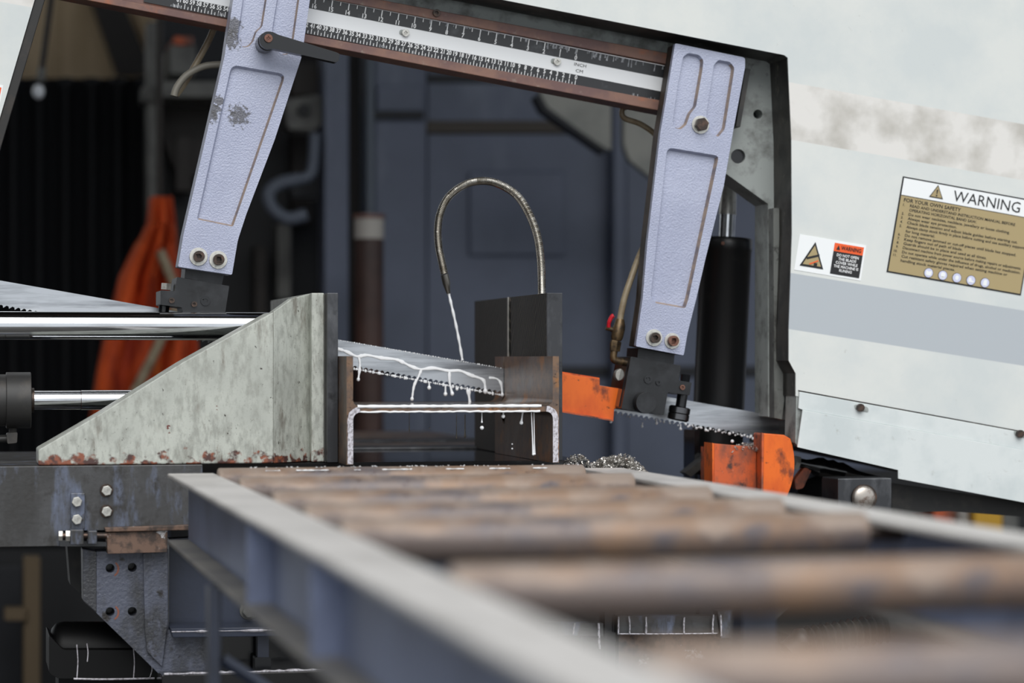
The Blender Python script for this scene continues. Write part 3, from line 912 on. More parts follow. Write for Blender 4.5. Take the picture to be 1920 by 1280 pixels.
fw = Flat(B + Vector((0, -.0013, 0)), e1, e2)
w0, w1 = hs * .283, hs * .655
fw.rect(-66 * U, 16.5 * U, w0, w1); fw.build('white_band', M['scalewhite'], sp)
ft = Flat(B + Vector((0, -.0013, 0)), e1, e2)
for i in range(0, 62):
    ft.rect(-i * U - .0005, -i * U + .0005, 0, hs * .135)
    ft.rect(-(i + .5) * U - .0005, -(i + .5) * U + .0005, 0, hs * .075)
    ft.text(str(i), -i * U, hs * .160, hs * .115, align='c', bold=.024, xs=.84)
x0 = -.0052
IN = 2.54 * U
for i in range(0, 25):
    ft.rect(x0 - i * IN - .0007, x0 - i * IN + .0007, hs * .80, hs - .0004)
    ft.rect(x0 - (i + .5) * IN - .0005, x0 - (i + .5) * IN + .0005, hs * .88, hs - .0004)
    ft.text(str(i), x0 - i * IN, hs * .680, hs * .115, align='c', bold=.024, xs=.88)
ft.rect(-66 * U, 16.2 * U, hs - .0012, hs - .0002)
ft.build('white_lettering', M['inkwhite'], sp)
ft = Flat(B + Vector((0, -.0018, 0)), e1, e2)
ft.text('INCH', .0035, hs * .52, hs * .085, align='c', width=.019)
ft.text('CM', .0035, hs * .355, hs * .085, align='c', width=.0115)
ft.build('black_lettering', M['ink'], sp)
for px, py in ((758, 62), (1042, 116)):
    s_ = at(px - 1, py, YR); kk = pxm(px, YR)
    plate('slot_washer', [(s_.x + (p[0] * C + p[1] * .19) * kk, s_.z + (p[1] - p[0] * .19) * kk) for p in rounded([(-9, -5), (9, -5), (9, 5), (-9, 5)], 5)], YR - .0024, YR - .0013, M['plategrey'], sr)
    bolt(px + 2, py, YR - .0024, sr, 0, 7, 'cross', mh=M['zinc'], hlen=.0045, name='screw')
bolt(818, 25, YR - .006, sr, 0, 7, 'socket', hlen=.005, name='screw', mh=M['darkbolt'])

parts = []
for i in range(46):
    x_ = R.uniform(-6.0, 16.0) * U if i < 34 else R.uniform(-24, -6) * U
    h_ = R.uniform(.05, .22) * hs * (1 if i < 34 else .5)
    p0_ = fb.p(x_, hs - .001) + Vector((0, -.0018, 0)); p1_ = fb.p(x_ + R.uniform(-.001, .001), hs - .001 - h_) + Vector((0, -.0018, 0))
    w_ = R.uniform(.0006, .0022)
    parts.append(tube_data([p0_, p0_.lerp(p1_, .5), p1_], [w_ * .7, w_ * .6, w_], 8, flat=.2))
for i in range(40):
    x_ = R.choice([R.uniform(-31, -23), R.uniform(-62, -54), R.uniform(-6, -2), R.uniform(9, 16)]) * U
    h_ = R.uniform(.03, .10) * hs
    p0_ = fb.p(x_, .0005) + Vector((0, -.0018, 0)); p1_ = fb.p(x_, .0005 + h_) + Vector((0, -.0018, 0))
    w_ = R.uniform(.0005, .0013)
    parts.append(tube_data([p0_, p1_], [w_, w_ * .5], 6, flat=.2))
V, FA = join(*parts)
o_ = obj('dried_splashes', V, FA, M['splash'], sr, smooth=True); o_['kind'] = 'stuff'

# ------------------------------------------------------------------ blade guide arms
M['arm_left'] = mat('lavender_grey_hammered_paint_smeared', (172, 177, 199), .30, layers=[((160, 165, 188), 8, .4, .62)], bump=(400, .65, .0018), spec=.7)
smudge(M['arm_left'], [(at(449, 215, YARM), .020), (at(436, 209, YARM), .010), (at(403, 206, YARM), .011), (at(409, 190, YARM), .010), (at(400, 218, YARM), .010), (at(437, 50, YARM), .016), (at(434, 74, YARM), .016)], (66, 64, 66))
la = T('blade_guide', 'left lavender-grey blade guide arm with black clamping lever', 'machine arm', at(390, 620, YARM), group='blade guide arms')
pk = [rounded([(458, -56), (510, -46), (500, 0), (492, 50), (481, 60), (475, 78), (466, 88), (454, 89), (444, 76), (455, 0)], [8, 8, 0, 4, 4, 4, 5, 5, 6, 0]),
      rounded([(526, -42), (570, -32), (561, 0), (550, 78), (544, 100), (532, 104), (521, 96), (517, 82), (510, 56), (519, 0)], [8, 8, 0, 4, 6, 6, 5, 3, 3, 0]),
      rounded([(434, 121), (536, 139), (437, 425), (369, 411)], [14, 14, 4, 4])]
out = rounded([(452, -76), (592, -50), (581, 0), (566, 106), (552, 148), (515, 262), (461, 404), (446, 450), (435, 515), (334, 500), (344, 440), (421, 106), (437, 0)], [4, 4, 0, 10, 10, 0, 0, 8, 3, 3, 0, 0, 0])
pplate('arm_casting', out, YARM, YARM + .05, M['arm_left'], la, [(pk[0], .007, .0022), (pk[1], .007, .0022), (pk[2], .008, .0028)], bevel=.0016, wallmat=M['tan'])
bolt(372, 481, YARM, la, 17, 10.5, 'socket', hlen=.010)
bolt(409, 487, YARM, la, 17, 10.5, 'socket', hlen=.010, a0=.6)
lv = T('clamping_lever', None, None); lv.parent = la; lv.location = at(501, 74, YARM) - wloc(la); lv['label'] = 'black plastic clamping lever'
ydisc('hub', 501, 78, YARM - .034, YARM, 17.5, M['blackpl'], lv, bevel=.003)
pplate('lever_blade', rounded([(500, 58), (512, 60), (522, 65), (631, 98), (637, 101), (635, 114), (630, 117), (512, 91), (500, 93), (487, 84), (487, 66)], [8, 3, 3, 2, 2, 2, 2, 3, 8, 8, 8]), YARM - .046, YARM - .028, M['blackpl'], lv, bevel=.0022)
bolt(503, 72, YARM - .046, lv, 0, 8, 'cross', mh=M['rustbolt'], hlen=.003, name='screw')

ra = T('blade_guide', 'right lavender-grey blade guide arm with a single hex bolt between its slots', 'machine arm', at(1240, 780, YARM), group='blade guide arms')
pk = [rounded([(1281, 106), (1291, 99), (1311, 103), (1319, 113), (1317, 132), (1305, 200), (1294, 214), (1287, 234), (1276, 243), (1265, 240), (1261, 230), (1271, 158)], 4),
      rounded([(1338, 122), (1347, 112), (1369, 116), (1377, 127), (1375, 142), (1359, 242), (1347, 257), (1334, 250), (1326, 236), (1324, 214), (1337, 132)], 4),
      rounded([(1251, 276), (1348, 292), (1291, 560), (1285, 578), (1228, 568), (1220, 556)], [12, 8, 4, 4, 4, 5])]
out = rounded([(1266, 81), (1397, 108), (1397, 126), (1375, 244), (1357, 349), (1324, 480), (1305, 562), (1289, 625), (1282, 666), (1192, 649), (1205, 560), (1214, 454), (1238, 250), (1252, 168)], [3, 5, 3, 0, 0, 0, 0, 6, 3, 3, 0, 0, 0, 0])
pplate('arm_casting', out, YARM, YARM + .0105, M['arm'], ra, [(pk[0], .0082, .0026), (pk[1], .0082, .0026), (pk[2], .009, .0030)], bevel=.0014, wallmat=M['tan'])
pplate('arm_body', inset(out, .6), YARM + .0107, YARM + .052, M['armback'], ra)
bolt(1313, 234, YARM, ra, 17, 13, 'hex', mh=M['darkbolt'], hlen=.010)
bolt(1226, 633, YARM, ra, 16, 10, 'socket', mw=M['zinc'], hlen=.009)
bolt(1260, 639, YARM, ra, 15, 10, 'socket', mw=M['zinc'], mh=M['rustbolt'], hlen=.009, a0=.5)


def vcyl(name, a, b, Y, r, m, parent, n=20):
    return tube(name, [at(*a, Y), at(*b, Y)], r * pxm(a[0], Y), m, parent, n=n)


# guide blocks hanging from the arms
gb = T('blade_guide_block', 'black steel guide block under the left arm, half hidden by the chrome rod', 'guide block', at(380, 640, 3.66), group='blade guide blocks')
pplate('neck', [(348, 500), (420, 514), (416, 534), (346, 521)], 3.625, 3.69, M['blacksteel'], gb)
pplate('block', rounded([(332, 519), (430, 536), (414, 640), (352, 630), (341, 576), (301, 571), (301, 544), (328, 546)], 2), 3.618, 3.702, M['blacksteel'], gb, bevel=.001)
bolt(385, 564, 3.618, gb, 0, 9, 'socket', hlen=.002, mh=M['blackpl'])
bolt(364, 570, 3.618, gb, 0, 5.5, 'socket', hlen=.004)
bolt(322, 563, 3.618, gb, 0, 5.5, 'socket', hlen=.003)
vcyl('bolt_head', (311, 543), (312, 531), 3.66, 10, M['zinc'], gb, 6)
vcyl('roller_shaft', (308, 571), (306, 592), 3.66, 10, M['blackpl'], gb)
vcyl('bearing', (305, 592), (302, 620), 3.66, 20, M['darkbolt'], gb, 28)

gb = T('blade_guide_block', 'black steel guide block under the right arm with large round knob', 'guide block', at(1220, 780, 3.66), group='blade guide blocks')
pplate('neck', [(1197, 652), (1265, 665), (1263, 684), (1195, 672)], 3.625, 3.69, M['blacksteel'], gb)
pplate('block', rounded([(1183, 668), (1277, 685), (1273, 713), (1297, 717), (1293, 741), (1252, 735), (1245, 778), (1165, 766)], 2), 3.618, 3.702, M['blacksteel'], gb, bevel=.001)
bolt(1215, 711, 3.618, gb, 0, 8, 'socket', hlen=.002, mh=M['blackpl'])
bolt(1234, 717, 3.618, gb, 0, 5, 'socket', hlen=.003, mh=M['blackpl'])
bolt(1279, 726, 3.618, gb, 0, 5, 'socket', hlen=.003, mh=M['rustbolt'])
ydisc('knob', 1212, 755, 3.598, 3.618, 20, M['blacksteel'], gb, 36, .0015)
vcyl('bolt_head', (1284, 716), (1286, 702), 3.655, 9, M['blackpl'], gb, 6)
vcyl('roller_shaft', (1280, 738), (1276, 764), 3.655, 10, M['blackpl'], gb)
tube('bearing', [at(1275, 762, 3.655), at(1274.6, 764, 3.655), at(1273, 774, 3.655), at(1272.8, 775, 3.655), at(1272.6, 776, 3.655), at(1271, 786, 3.655), at(1270.6, 788, 3.655)],
     [q_ * pxm(1271, 3.655) for q_ in (17, 20.5, 20.5, 18.5, 20.5, 20.5, 17)], M['bearingsteel'], gb, n=32)
pplate('side_plate', [(1178, 672), (1184, 670), (1167, 765), (1160, 762)], 3.63, 3.70, M['blackwet'], gb)
ydisc('side_roller', 1166, 703, 3.66, 3.675, 12, M['zinc'], gb)

# ------------------------------------------------------------------ blade
bl = []
ptop = lambda x: 637 + (x - 638) * .1745
P0, P1 = at(-160, ptop(-160), YB), at(1640, ptop(1640), YB)
e1 = (P1 - P0).normalized(); e2 = Vector((-e1.z, 0, e1.x)); L_ = (P1 - P0).length
hb_ = 47 * pxm(800, YB)
V, FA = [], []
pts = [(0, 0), (L_, 0)]
n_ = int(L_ / .0085)
low = []
for i in range(n_):
    a = L_ * i / n_; d = L_ / n_
    low += [(a, -hb_), (a + d * .45, -hb_ + .0035), (a + d * .8, -hb_ + .0028), (a + d * .95, -hb_ - .0006)]
low.append((L_, -hb_))
W2 = [P0 + e1 * x + e2 * y for x, y in [(0, 0)] + low + [(L_, 0)]]
bo = plate('saw_band', [(v.x, v.z) for v in W2], YB - .0007, YB + .0007, M['bladesteel'])
tag(bo, 'long bright toothed band saw blade slanting through the cut', 'saw blade')

# ------------------------------------------------------------------ lift cylinder
hc = T('lift_cylinder', 'black hydraulic lift cylinder with bright piston rod behind the right arm', 'hydraulic cylinder', at(1340, 880, 3.82))
YH = 3.82
kk = pxm(1350, YH)
ax = lambda y: 1362 - (y - 445) * .045
tube('barrel', [at(ax(446), 446, YH), at(ax(449), 449, YH), at(ax(470), 470, YH), at(ax(471), 471, YH), at(ax(850), 850, YH)], [q_ * kk for q_ in (46, 49, 49, 48, 48)], M['blackpaint'], hc, n=48)
tube('piston_rod', [at(ax(450), 450, YH), at(ax(400), 400, YH)], 15 * kk, M['chrome'], hc, n=28)
tube('rod_eye', [at(ax(402), 402, YH), at(ax(362), 362, YH), at(ax(350), 350, YH), at(ax(320), 320, YH)], [q_ * kk for q_ in (16.5, 15, 12, 12)], M['zinc'], hc, n=28)
bolt(1355, 456, YH - 48 * kk + .001, hc, 0, 3.5, 'dome', mh=M['rustbolt'], hlen=.002, name='plug')
pplate('foot_bracket', [(1302, 806), (1372, 806), (1372, 960), (1302, 960)], 3.80, 3.86, M['blackwet'], hc)
pplate('foot_lug', [(1284, 886), (1330, 850), (1334, 862), (1296, 894)], 3.77, 3.80, M['greyblack'], hc)
pplate('foot_post', [(1312, 890), (1420, 890), (1420, 1200), (1312, 1200)], 3.78, 3.86, M['blackwet'], hc)

# ------------------------------------------------------------------ moving vise jaw (left)
vj = T('moving_vise_jaw', 'chipped cream-grey sliding vise jaw clamping the steel beam from the left', 'vise jaw', at(340, 870, YG))
zc = ZB + .0008
base_l, base_r = at(72, 850, YG).x, at(513, 850, YG).x


def foot(pts): return [(x, zc) if z is None else (x, z) for x, z in pts]


fp = xz([(72, 843), (189, 775), (344, 678), (513, 584)], YG)
gus = [(fp[0][0], zc)] + fp + [(fp[3][0], zc)]
mc = M['cream']
# rust creeping up from the foot of the casting
N = mc.node_tree.nodes; L = mc.node_tree.links
bs = N['Principled BSDF']; src = bs.inputs['Base Color'].links[0].from_socket
cz = band_coord(mc, Vector((0, 0, zc)), Vector((0, 0, 1)))
gg = N.new('ShaderNodeNewGeometry'); nn = N.new('ShaderNodeTexNoise'); nn.inputs['Scale'].default_value = 75; nn.inputs['Detail'].default_value = 6
L.new(gg.outputs['Position'], nn.inputs['Vector'])
ma = N.new('ShaderNodeMath'); ma.operation = 'MULTIPLY_ADD'; ma.inputs[1].default_value = -13.0; L.new(cz, ma.inputs[0]); L.new(nn.outputs['Fac'], ma.inputs[2])
mr = N.new('ShaderNodeMapRange'); mr.inputs['From Min'].default_value = .37; mr.inputs['From Max'].default_value = .47; L.new(ma.outputs[0], mr.inputs['Value'])
n2 = N.new('ShaderNodeTexNoise'); n2.inputs['Scale'].default_value = 90; L.new(gg.outputs['Position'], n2.inputs['Vector'])
cr = N.new('ShaderNodeMix'); cr.data_type = 'RGBA'; cr.inputs['A'].default_value = lin((78, 54, 50)); cr.inputs['B'].default_value = lin((142, 84, 62))
r2 = N.new('ShaderNodeMapRange'); r2.inputs['From Min'].default_value = .46; r2.inputs['From Max'].default_value = .62; L.new(n2.outputs['Fac'], r2.inputs['Value']); L.new(r2.outputs[0], cr.inputs['Factor'])
mx_ = N.new('ShaderNodeMix'); mx_.data_type = 'RGBA'; L.new(mr.outputs[0], mx_.inputs['Factor']); L.new(src, mx_.inputs['A']); L.new(cr.outputs['Result'], mx_.inputs['B'])
L.new(mx_.outputs['Result'], bs.inputs['Base Color'])

plate('gusset_face', gus, YG, YG + .10, mc, vj, bevel=.002)
# the face bends back towards the jaw
yb2 = YG + .055
q0, q1, q2, q3 = at(513, 584, YG), at(548, 559, YG + .028), at(584, 550, yb2), None
V = [Vector((q0.x, YG, zc)), Vector((q0.x, YG, q0.z)), Vector((q1.x, YG + .028, q1.z)), Vector((q2.x, yb2, q2.z)), Vector((q2.x, yb2, zc)), Vector((q1.x, YG + .028, zc))]
V += [v + Vector((0, .05, 0)) for v in V]
FA = [(0, 1, 2, 5), (5, 2, 3, 4), (6, 11, 8, 7), (11, 10, 9, 8), (1, 7, 8, 2), (2, 8, 9, 3), (3, 9, 10, 4), (4, 10, 11, 5), (5, 11, 6, 0), (0, 6, 7, 1)]
obj('bent_web', V, FA, mc, vj, bevel=.0012)
e = xz([(584, 549), (608, 549)], YG + .03)
plate('end_flange', [(e[0][0], zc), (e[1][0], zc), (e[1][0], e[1][1]), (e[0][0], e[0][1])], YG + .03, YG + .50, mc, vj, bevel=.0015)
e = xz([(608, 551), (614, 551)], YJ + .02)
plate('packing_strip', [(e[0][0], zc), (e[1][0], zc), (e[1][0], e[1][1]), (e[0][0], e[0][1])], YJ + .012, YG + .50, M['greyblack'], vj)
e = xz([(613.5, 549), (636, 549)], YJ)
BX0 = at(650, 800, 3.39).x
plate('jaw_plate', [(e[0][0], zc), (BX0 - .0006, zc), (BX0 - .0006, e[1][1]), (e[0][0], e[0][1])], YJ, YJ + .50, M['jaw'], vj, bevel=.0008)
rg = [(x - .004, z if z <= zc else z + .003) for x, z in gus]
plate('rear_gusset', [(gus[0][0] + .03, zc), (gus[0][0] + .03, zc + .015), (gus[3][0], gus[3][1] - .012), (e[0][0] - .04, gus[4][1] + .004), (e[0][0] - .04, zc)], YG + .25, YG + .30, mc, vj, bevel=.002)

# chrome guide rod and vise cylinder
YRD = 3.61
gr = T('guide_rod', 'thick polished chrome guide rod running into the vise jaw', 'rod', at(250, 612, YRD))
zr = at(250, 611, YRD).z
rr = 26.5 * pxm(250, YRD)
tube('rod', [(at(-260, 611, YRD).x, YRD, zr), (at(578, 611, YRD).x, YRD, zr)], rr, M['chrome'], gr, n=64)
vc = T('vise_cylinder', 'black vise cylinder with slim chrome piston rod at the left edge', 'hydraulic cylinder', at(30, 830, YRD))
zr = at(60, 750, YRD).z; kk = pxm(60, YRD)
X = lambda px: at(px, 750, YRD).x
tube('piston_rod', [(X(60), YRD, zr), (X(151), YRD, zr)], 18 * kk, M['chrome'], vc, n=48)
tube('rod_sleeve', [(X(152), YRD, zr), (X(330), YRD, zr)], 18.6 * kk, M['chrome'], vc, n=48)
tube('rod_seal', [(X(58), YRD, zr), (X(64), YRD, zr)], 23 * kk, M['darkbolt'], vc, n=32)
tube('end_collar', [(X(11), YRD, zr), (X(12), YRD, zr), (X(57), YRD, zr), (X(58), YRD, zr)], [51 * kk, 52.5 * kk, 52.5 * kk, 51 * kk], M['greyblack'], vc, n=56)
tube('barrel', [(X(-260), YRD, zr), (X(11), YRD, zr)], 48.5 * kk, M['greyblack'], vc, n=56)
tube('hose_elbow', [at(24, 800, YRD), at(24, 818, YRD)], 8 * kk, M['greyblack'], vc, n=6)
pplate('elbow_block', rounded([(12, 812), (33, 810), (32, 830), (14, 832)], 3), YRD - .015, YRD + .012, M['greyblack'], vc, bevel=.001)
tube('hose_stub', [at(14, 822, YRD), at(-60, 824, YRD)], 7 * kk, M['greyblack'], vc)

# ------------------------------------------------------------------ fixed jaw (right)
fj = T('fixed_vise_jaw', 'tall black burnt steel fixed vise jaw split by the blade slot', 'vise jaw', at(1030, 870, YJ))
BX1 = at(1048, 800, 3.39).x
zt = at(1030, 549, YJ).z
xr = at(1054.5, 700, YJ).x
plate('jaw_plate', [(BX1 + .0006, zc), (xr, zc), (xr, zt), (BX1 + .0006, zt)], YJ, YJ + .006, M['jaw'], fj, bevel=.0006)
plate('jaw_block', [(BX1 + .0004, zc), (xr, zc), (xr, zt), (BX1 + .0004, zt)], YJ + .0061, 3.7035, M['jawdark'], fj, bevel=.0006)
plate('jaw_block', [(BX1 + .0004, zc), (xr, zc), (xr, zt), (BX1 + .0004, zt)], 3.717, 3.976, M['jawdark'], fj, bevel=.0006)
sx0 = BX1 - .0008
for k_ in (0,):
    plate('slot_edge', [(BX1 - .0006, zc), (BX1 + .0003, zc), (BX1 + .0003, zt), (BX1 - .0006, zt)], 3.7172, 3.723, M['zinc'], fj)

# ------------------------------------------------------------------ workpiece beam
Yf = 3.39
z0, z1 = ZB + .0004, at(1040, 667.5, Yf).z
za, zb_ = at(860, 772, Yf).z, at(860, 761.5, Yf).z
xa, xb = BX0, BX1
tf = at(662, 800, Yf).x - xa
rf = .010


def fil(cx, cz, sx, sz):
    return [(cx + sx * rf * (1 - math.sin(a)), cz + sz * rf * (1 - math.cos(a))) for a in [math.pi / 2 * i / 6 for i in range(7)]]


prof = [(xa, z0), (xa + tf, z0)]
f1 = fil(xa + tf, za, 1, -1)
prof += [(xa + tf, za - rf)] + [(xa + tf + rf * (1 - math.cos(t)), za - rf * (1 - math.sin(t))) for t in [math.pi / 12 * i for i in range(1, 6)]] + [(xa + tf + rf, za)]
prof += [(xb - tf - rf, za)] + [(xb - tf - rf * (1 - math.sin(t)), za - rf * (1 - math.cos(t))) for t in [math.pi / 12 * i for i in range(1, 6)]] + [(xb - tf, za - rf)]
prof += [(xb - tf, z0), (xb, z0), (xb, z1), (xb - tf, z1)]
prof += [(xb - tf, zb_ + rf)] + [(xb - tf - rf * (1 - math.cos(t)), zb_ + rf * (1 - math.sin(t))) for t in [math.pi / 12 * i for i in range(1, 6)]] + [(xb - tf - rf, zb_)]
prof += [(xa + tf + rf, zb_)] + [(xa + tf + rf * (1 - math.sin(t)), zb_ + rf * (1 - math.cos(t))) for t in [math.pi / 12 * i for i in range(1, 6)]] + [(xa + tf, zb_ + rf)]
prof += [(xa + tf, z1), (xa, z1)]
wb_ = T('steel_beam', 'rusty I-section steel beam clamped on its side and being sawn', 'steel beam', ((xa + xb) / 2, Yf + .2, z0))
plate('beam_front_length', prof, Yf, 3.7055, M['beam'], wb_, smooth=True)
plate('beam_rear_length', prof, 3.7145, 3.775, M['beam'], wb_, smooth=True)
low_ = [q for q in prof if q[1] <= zb_ + .0015]
plate('uncut_section', low_, 3.7056, 3.7144, M['beam'], wb_)


def ribbon(name, path, wd, m, parent, Y, th=.0012):
    """strip of dried coolant lying on the beam's end face along a path in X,Z"""
    V, FA = [], []
    n = len(path)
    for i, q in enumerate(path):
        a, b = Vector(path[max(i - 1, 0)]), Vector(path[min(i + 1, n - 1)])
        t = (b - a).normalized(); nn_ = Vector((-t.y, t.x))
        ww = wd * (1 + .10 * math.sin(i * 2.3) * R.random())
        for s_ in (0, 1):
            p = Vector(q) + nn_ * ww * s_
            V += [(p.x, Y - th, p.y), (p.x, Y, p.y)]
    for i in range(n - 1):
        o = 4 * i
        FA += [(o, o + 4, o + 6, o + 2), (o, o + 1, o + 5, o + 4), (o + 2, o + 6, o + 7, o + 3), (o + 1, o + 3, o + 7, o + 5)]
    return obj(name, V, FA, m, parent)


def dens(pts, d=.004):
    out = []
    for a, b in zip(pts, pts[1:]):
        a, b = Vector(a), Vector(b); n = max(1, int((b - a).length / d))
        out += [tuple(a + (b - a) * i / n) for i in range(n)]
    return out + [tuple(pts[-1])]


under = [(xa + tf, z0 + .001)] + prof[2:9] + prof[9:16] + [(xb - tf, z0 + .001)]
ribbon('coolant_film', dens([(x, z) for x, z in [(xa + tf, z0 + .001)] + prof[2:9]]), .0078, M['coolantfilm'], wb_, Yf)
ribbon('coolant_film', dens([(x, z) for x, z in prof[9:16] + [(xb - tf, z0 + .001)]]), .0078, M['coolantfilm'], wb_, Yf)
tube('coolant_lip', [(x, Yf - .0015 + .0008 * R.random(), za + .0010 * R.random()) for x in [xa + tf + rf + i * .006 for i in range(int((xb - xa - 2 * tf - 2 * rf) / .006))]], [.0011 + .0008 * R.random() for i in range(int((xb - xa - 2 * tf - 2 * rf) / .006))], M['coolant'], wb_, n=8)
tube('coolant_lip', [(x, Yf - .0005, zb_ + .0002) for x in [xa + tf + .006 + i * .006 for i in range(int((xb - xa - 2 * tf - .012) / .006))]], [.0019 + .0009 * R.random() for i in range(int((xb - xa - 2 * tf - .012) / .006))], M['coolant'], wb_, n=8)
# film of coolant on the web
V, FA = [], []
nx, ny = 40, 14
for j in range(ny):
    for i in range(nx):
        x = xa + tf + .008 + (xb - xa - 2 * tf - .014) * i / (nx - 1); y = Yf + .002 + .30 * j / (ny - 1)
        V.append((x, y, zb_ + .0006 + .0004 * math.sin(i * .9) * math.sin(j * 1.7)))
FA = [(j * nx + i, j * nx + i + 1, (j + 1) * nx + i + 1, (j + 1) * nx + i) for j in range(ny - 1) for i in range(nx - 1)]
M['puddle'] = mat('thin_milky_puddle', (150, 146, 140), .12, layers=[((226, 226, 228), 14, .52, .66), ((110, 92, 78), 20, .58, .72)], coat=.3)
obj('coolant_puddle', V, FA, M['puddle'], wb_, smooth=True)

# ------------------------------------------------------------------ coolant hose, jet, runs and drips
gh = T('gooseneck_hose', 'ribbed steel gooseneck coolant hose arching over the cut', 'hose', at(1016, 549, 3.515))
raw = [(1016, 552, 3.515), (1015.5, 520, 3.52), (1014, 487, 3.53), (1008, 445, 3.545), (994, 405, 3.565), (971, 368, 3.59), (938, 346, 3.615), (905, 339, 3.635), (872, 346, 3.655), (842, 368, 3.67), (826, 398, 3.68), (821, 431, 3.687), (823, 464, 3.692), (828, 488, 3.695), (834, 516, 3.697)]
pp = ppath(raw, 0, 12)
# resample so that the ribs come out even
acc = [0]
for a, b in zip(pp, pp[1:]): acc.append(acc[-1] + (b - a).length)
pitch = .0024; nr = int(acc[-1] / pitch)


def along(s_):
    for i in range(len(pp) - 1):
        if acc[i + 1] >= s_: return pp[i].lerp(pp[i + 1], (s_ - acc[i]) / max(acc[i + 1] - acc[i], 1e-9))
    return pp[-1]


P_, R_ = [], []
for i in range(nr):
    for f_, r_ in ((.0, .00545), (.25, .0062), (.55, .0061), (.8, .00545)):
        P_.append(along((i + f_) * pitch)); R_.append(r_)
tube('ribbed_hose', P_, R_, M['hose'], gh, n=14)
tube('nozzle', [at(833.5, 514, 3.697), at(837, 530, 3.698), at(838.5, 538, 3.698), at(841, 550, 3.699)], [.0062, .0062, .0048, .0030], M['ferrule'], gh, n=16)
js = tube('coolant_jet', ppath([(840.5, 546, 3.699), (846, 570, 3.70), (854, 605, 3.701), (861, 640, 3.702), (867, 675, 3.7035)], 0, 5), [.0021 + .0005 * math.sin(i * 1.9) for i in range(21)], M['coolant'], None, n=10)
tag(js, 'thin white stream of milky coolant falling from the hose nozzle', 'coolant')
z6 = lambda x, y: (600 + x * .3281, 480 + y * .3281)
runs = [([(100, 530), (130, 538), (160, 550), (212, 573), (270, 566), (350, 582), (430, 590), (480, 610), (520, 630), (575, 646), (650, 640), (735, 655), (800, 655), (860, 680), (920, 700), (940, 722), (945, 772)], .0023),
        ([(222, 575), (228, 610), (226, 650), (219, 704)], .0017),
        ([(580, 648), (562, 690), (538, 740), (526, 816)], .0018),
        ([(740, 658), (741, 720), (756, 786)], .0019),
        ([(965, 695), (1008, 700), (1034, 728), (1042, 792)], .0017),
        ([(848, 762), (852, 800), (859, 856)], .0026)]
parts = []
for pts, r in runs:
    p = ppath([z6(*q) + (YB - .002,) for q in pts], 0, 5)
    parts.append(tube_data(p, [r * (.8 + .4 * R.random()) * (1 + .25 * math.sin(i * .8)) for i in range(len(p))], 8, flat=.45))
    parts.append(ball_data(p[-1], r * 1.6, 10, 6, 1.2))
V, FA = join(*parts)
o = obj('coolant_runs', V, FA, M['coolant'], None, smooth=True)
tag(o, 'white coolant running in branching trails down the blade above the beam', 'coolant', kind='stuff')
# beads along the blade's two edges
parts = []
for i in range(70):
    x = 120 + i * 13.2 + R.uniform(-3, 3)
    px, py = z6(x, 483 + (x - 115) * .172)
    parts.append(ball_data(at(px, py - .5, YB - .0012), R.uniform(.0005, .0015), 7, 4))
for i in range(80):
    x = 195 + i * 10.6 + R.uniform(-3, 3)
    px, py = z6(x, 643 + (x - 190) * .178)
    parts.append(ball_data(at(px, py, YB - .0012), R.uniform(.0007, .0022), 7, 4, R.uniform(.8, 1.6)))
for i in range(46):
    px = 1284 + i * 4.3 + R.uniform(-2, 2)
    parts.append(ball_data(at(px, ptop(px) + 47 + R.uniform(-2, 3), YB - .0015), R.uniform(.0006, .0026), 7, 4))
for i in range(14):
    px = 1156 + i * 9 + R.uniform(-2, 2)
    parts.append(ball_data(at(px, ptop(px) + 48 + R.uniform(-2, 2), YB - .0015), R.uniform(.0008, .0020), 7, 4))
V, FA = join(*parts)
o = obj('coolant_beads', V, FA, M['coolant'], None, smooth=True)
tag(o, 'tiny beads of coolant foam along the edges of the saw blade', 'coolant', kind='stuff')
drips = [((z6(624, 722)), z6(624, 752), YB, 4, 'hanging under the blade near the middle of the cut'), (z6(717, 735), z6(717, 788), YB, 4, 'hanging lowest under the blade left of the jet'), (z6(783, 742), z6(783, 760), YB, 3, 'small and round under the blade right of the jet'),
         (z6(925, 893), z6(925, 948), Yf + .01, 2, 'thin thread under the front web edge'), (z6(1047, 893), z6(1047, 915), Yf + .01, 4, 'fat and short under the right half of the web edge'),
         (z6(1158, 893), z6(1150, 952), Yf + .02, 4, 'hanging drop near the right flange'), (z6(1208, 893), z6(1218, 1132), Yf + .015, 2.6, 'longest thread running down beside the right flange'),
         (z6(1222, 893), z6(1226, 1130), Yf + .018, 2.6, 'second long thread beside the right flange'),
         (z6(780, 905), z6(780, 1040), 3.66, 1.6, 'dull brown thread far under the web'), (z6(829, 905), z6(829, 1030), 3.66, 2.4, 'dull brown drop far under the web'), (z6(510, 895), z6(510, 1000), 3.66, 1.2, 'faint brown thread at the left under the web'),
         ((1205, 792), (1204, 799), YB, 2.6, 'white drop under the right guide block'), ((1276, 795), (1276, 804), YB, 3, 'white drop under the guide bearing'), ((1231, 784), (1231, 793), YB, 3, 'white drop under the block beside the bearing'),
         ((1145, 786), (1145, 790), 3.66, 3.4, 'white drop at the corner of the orange guard')]
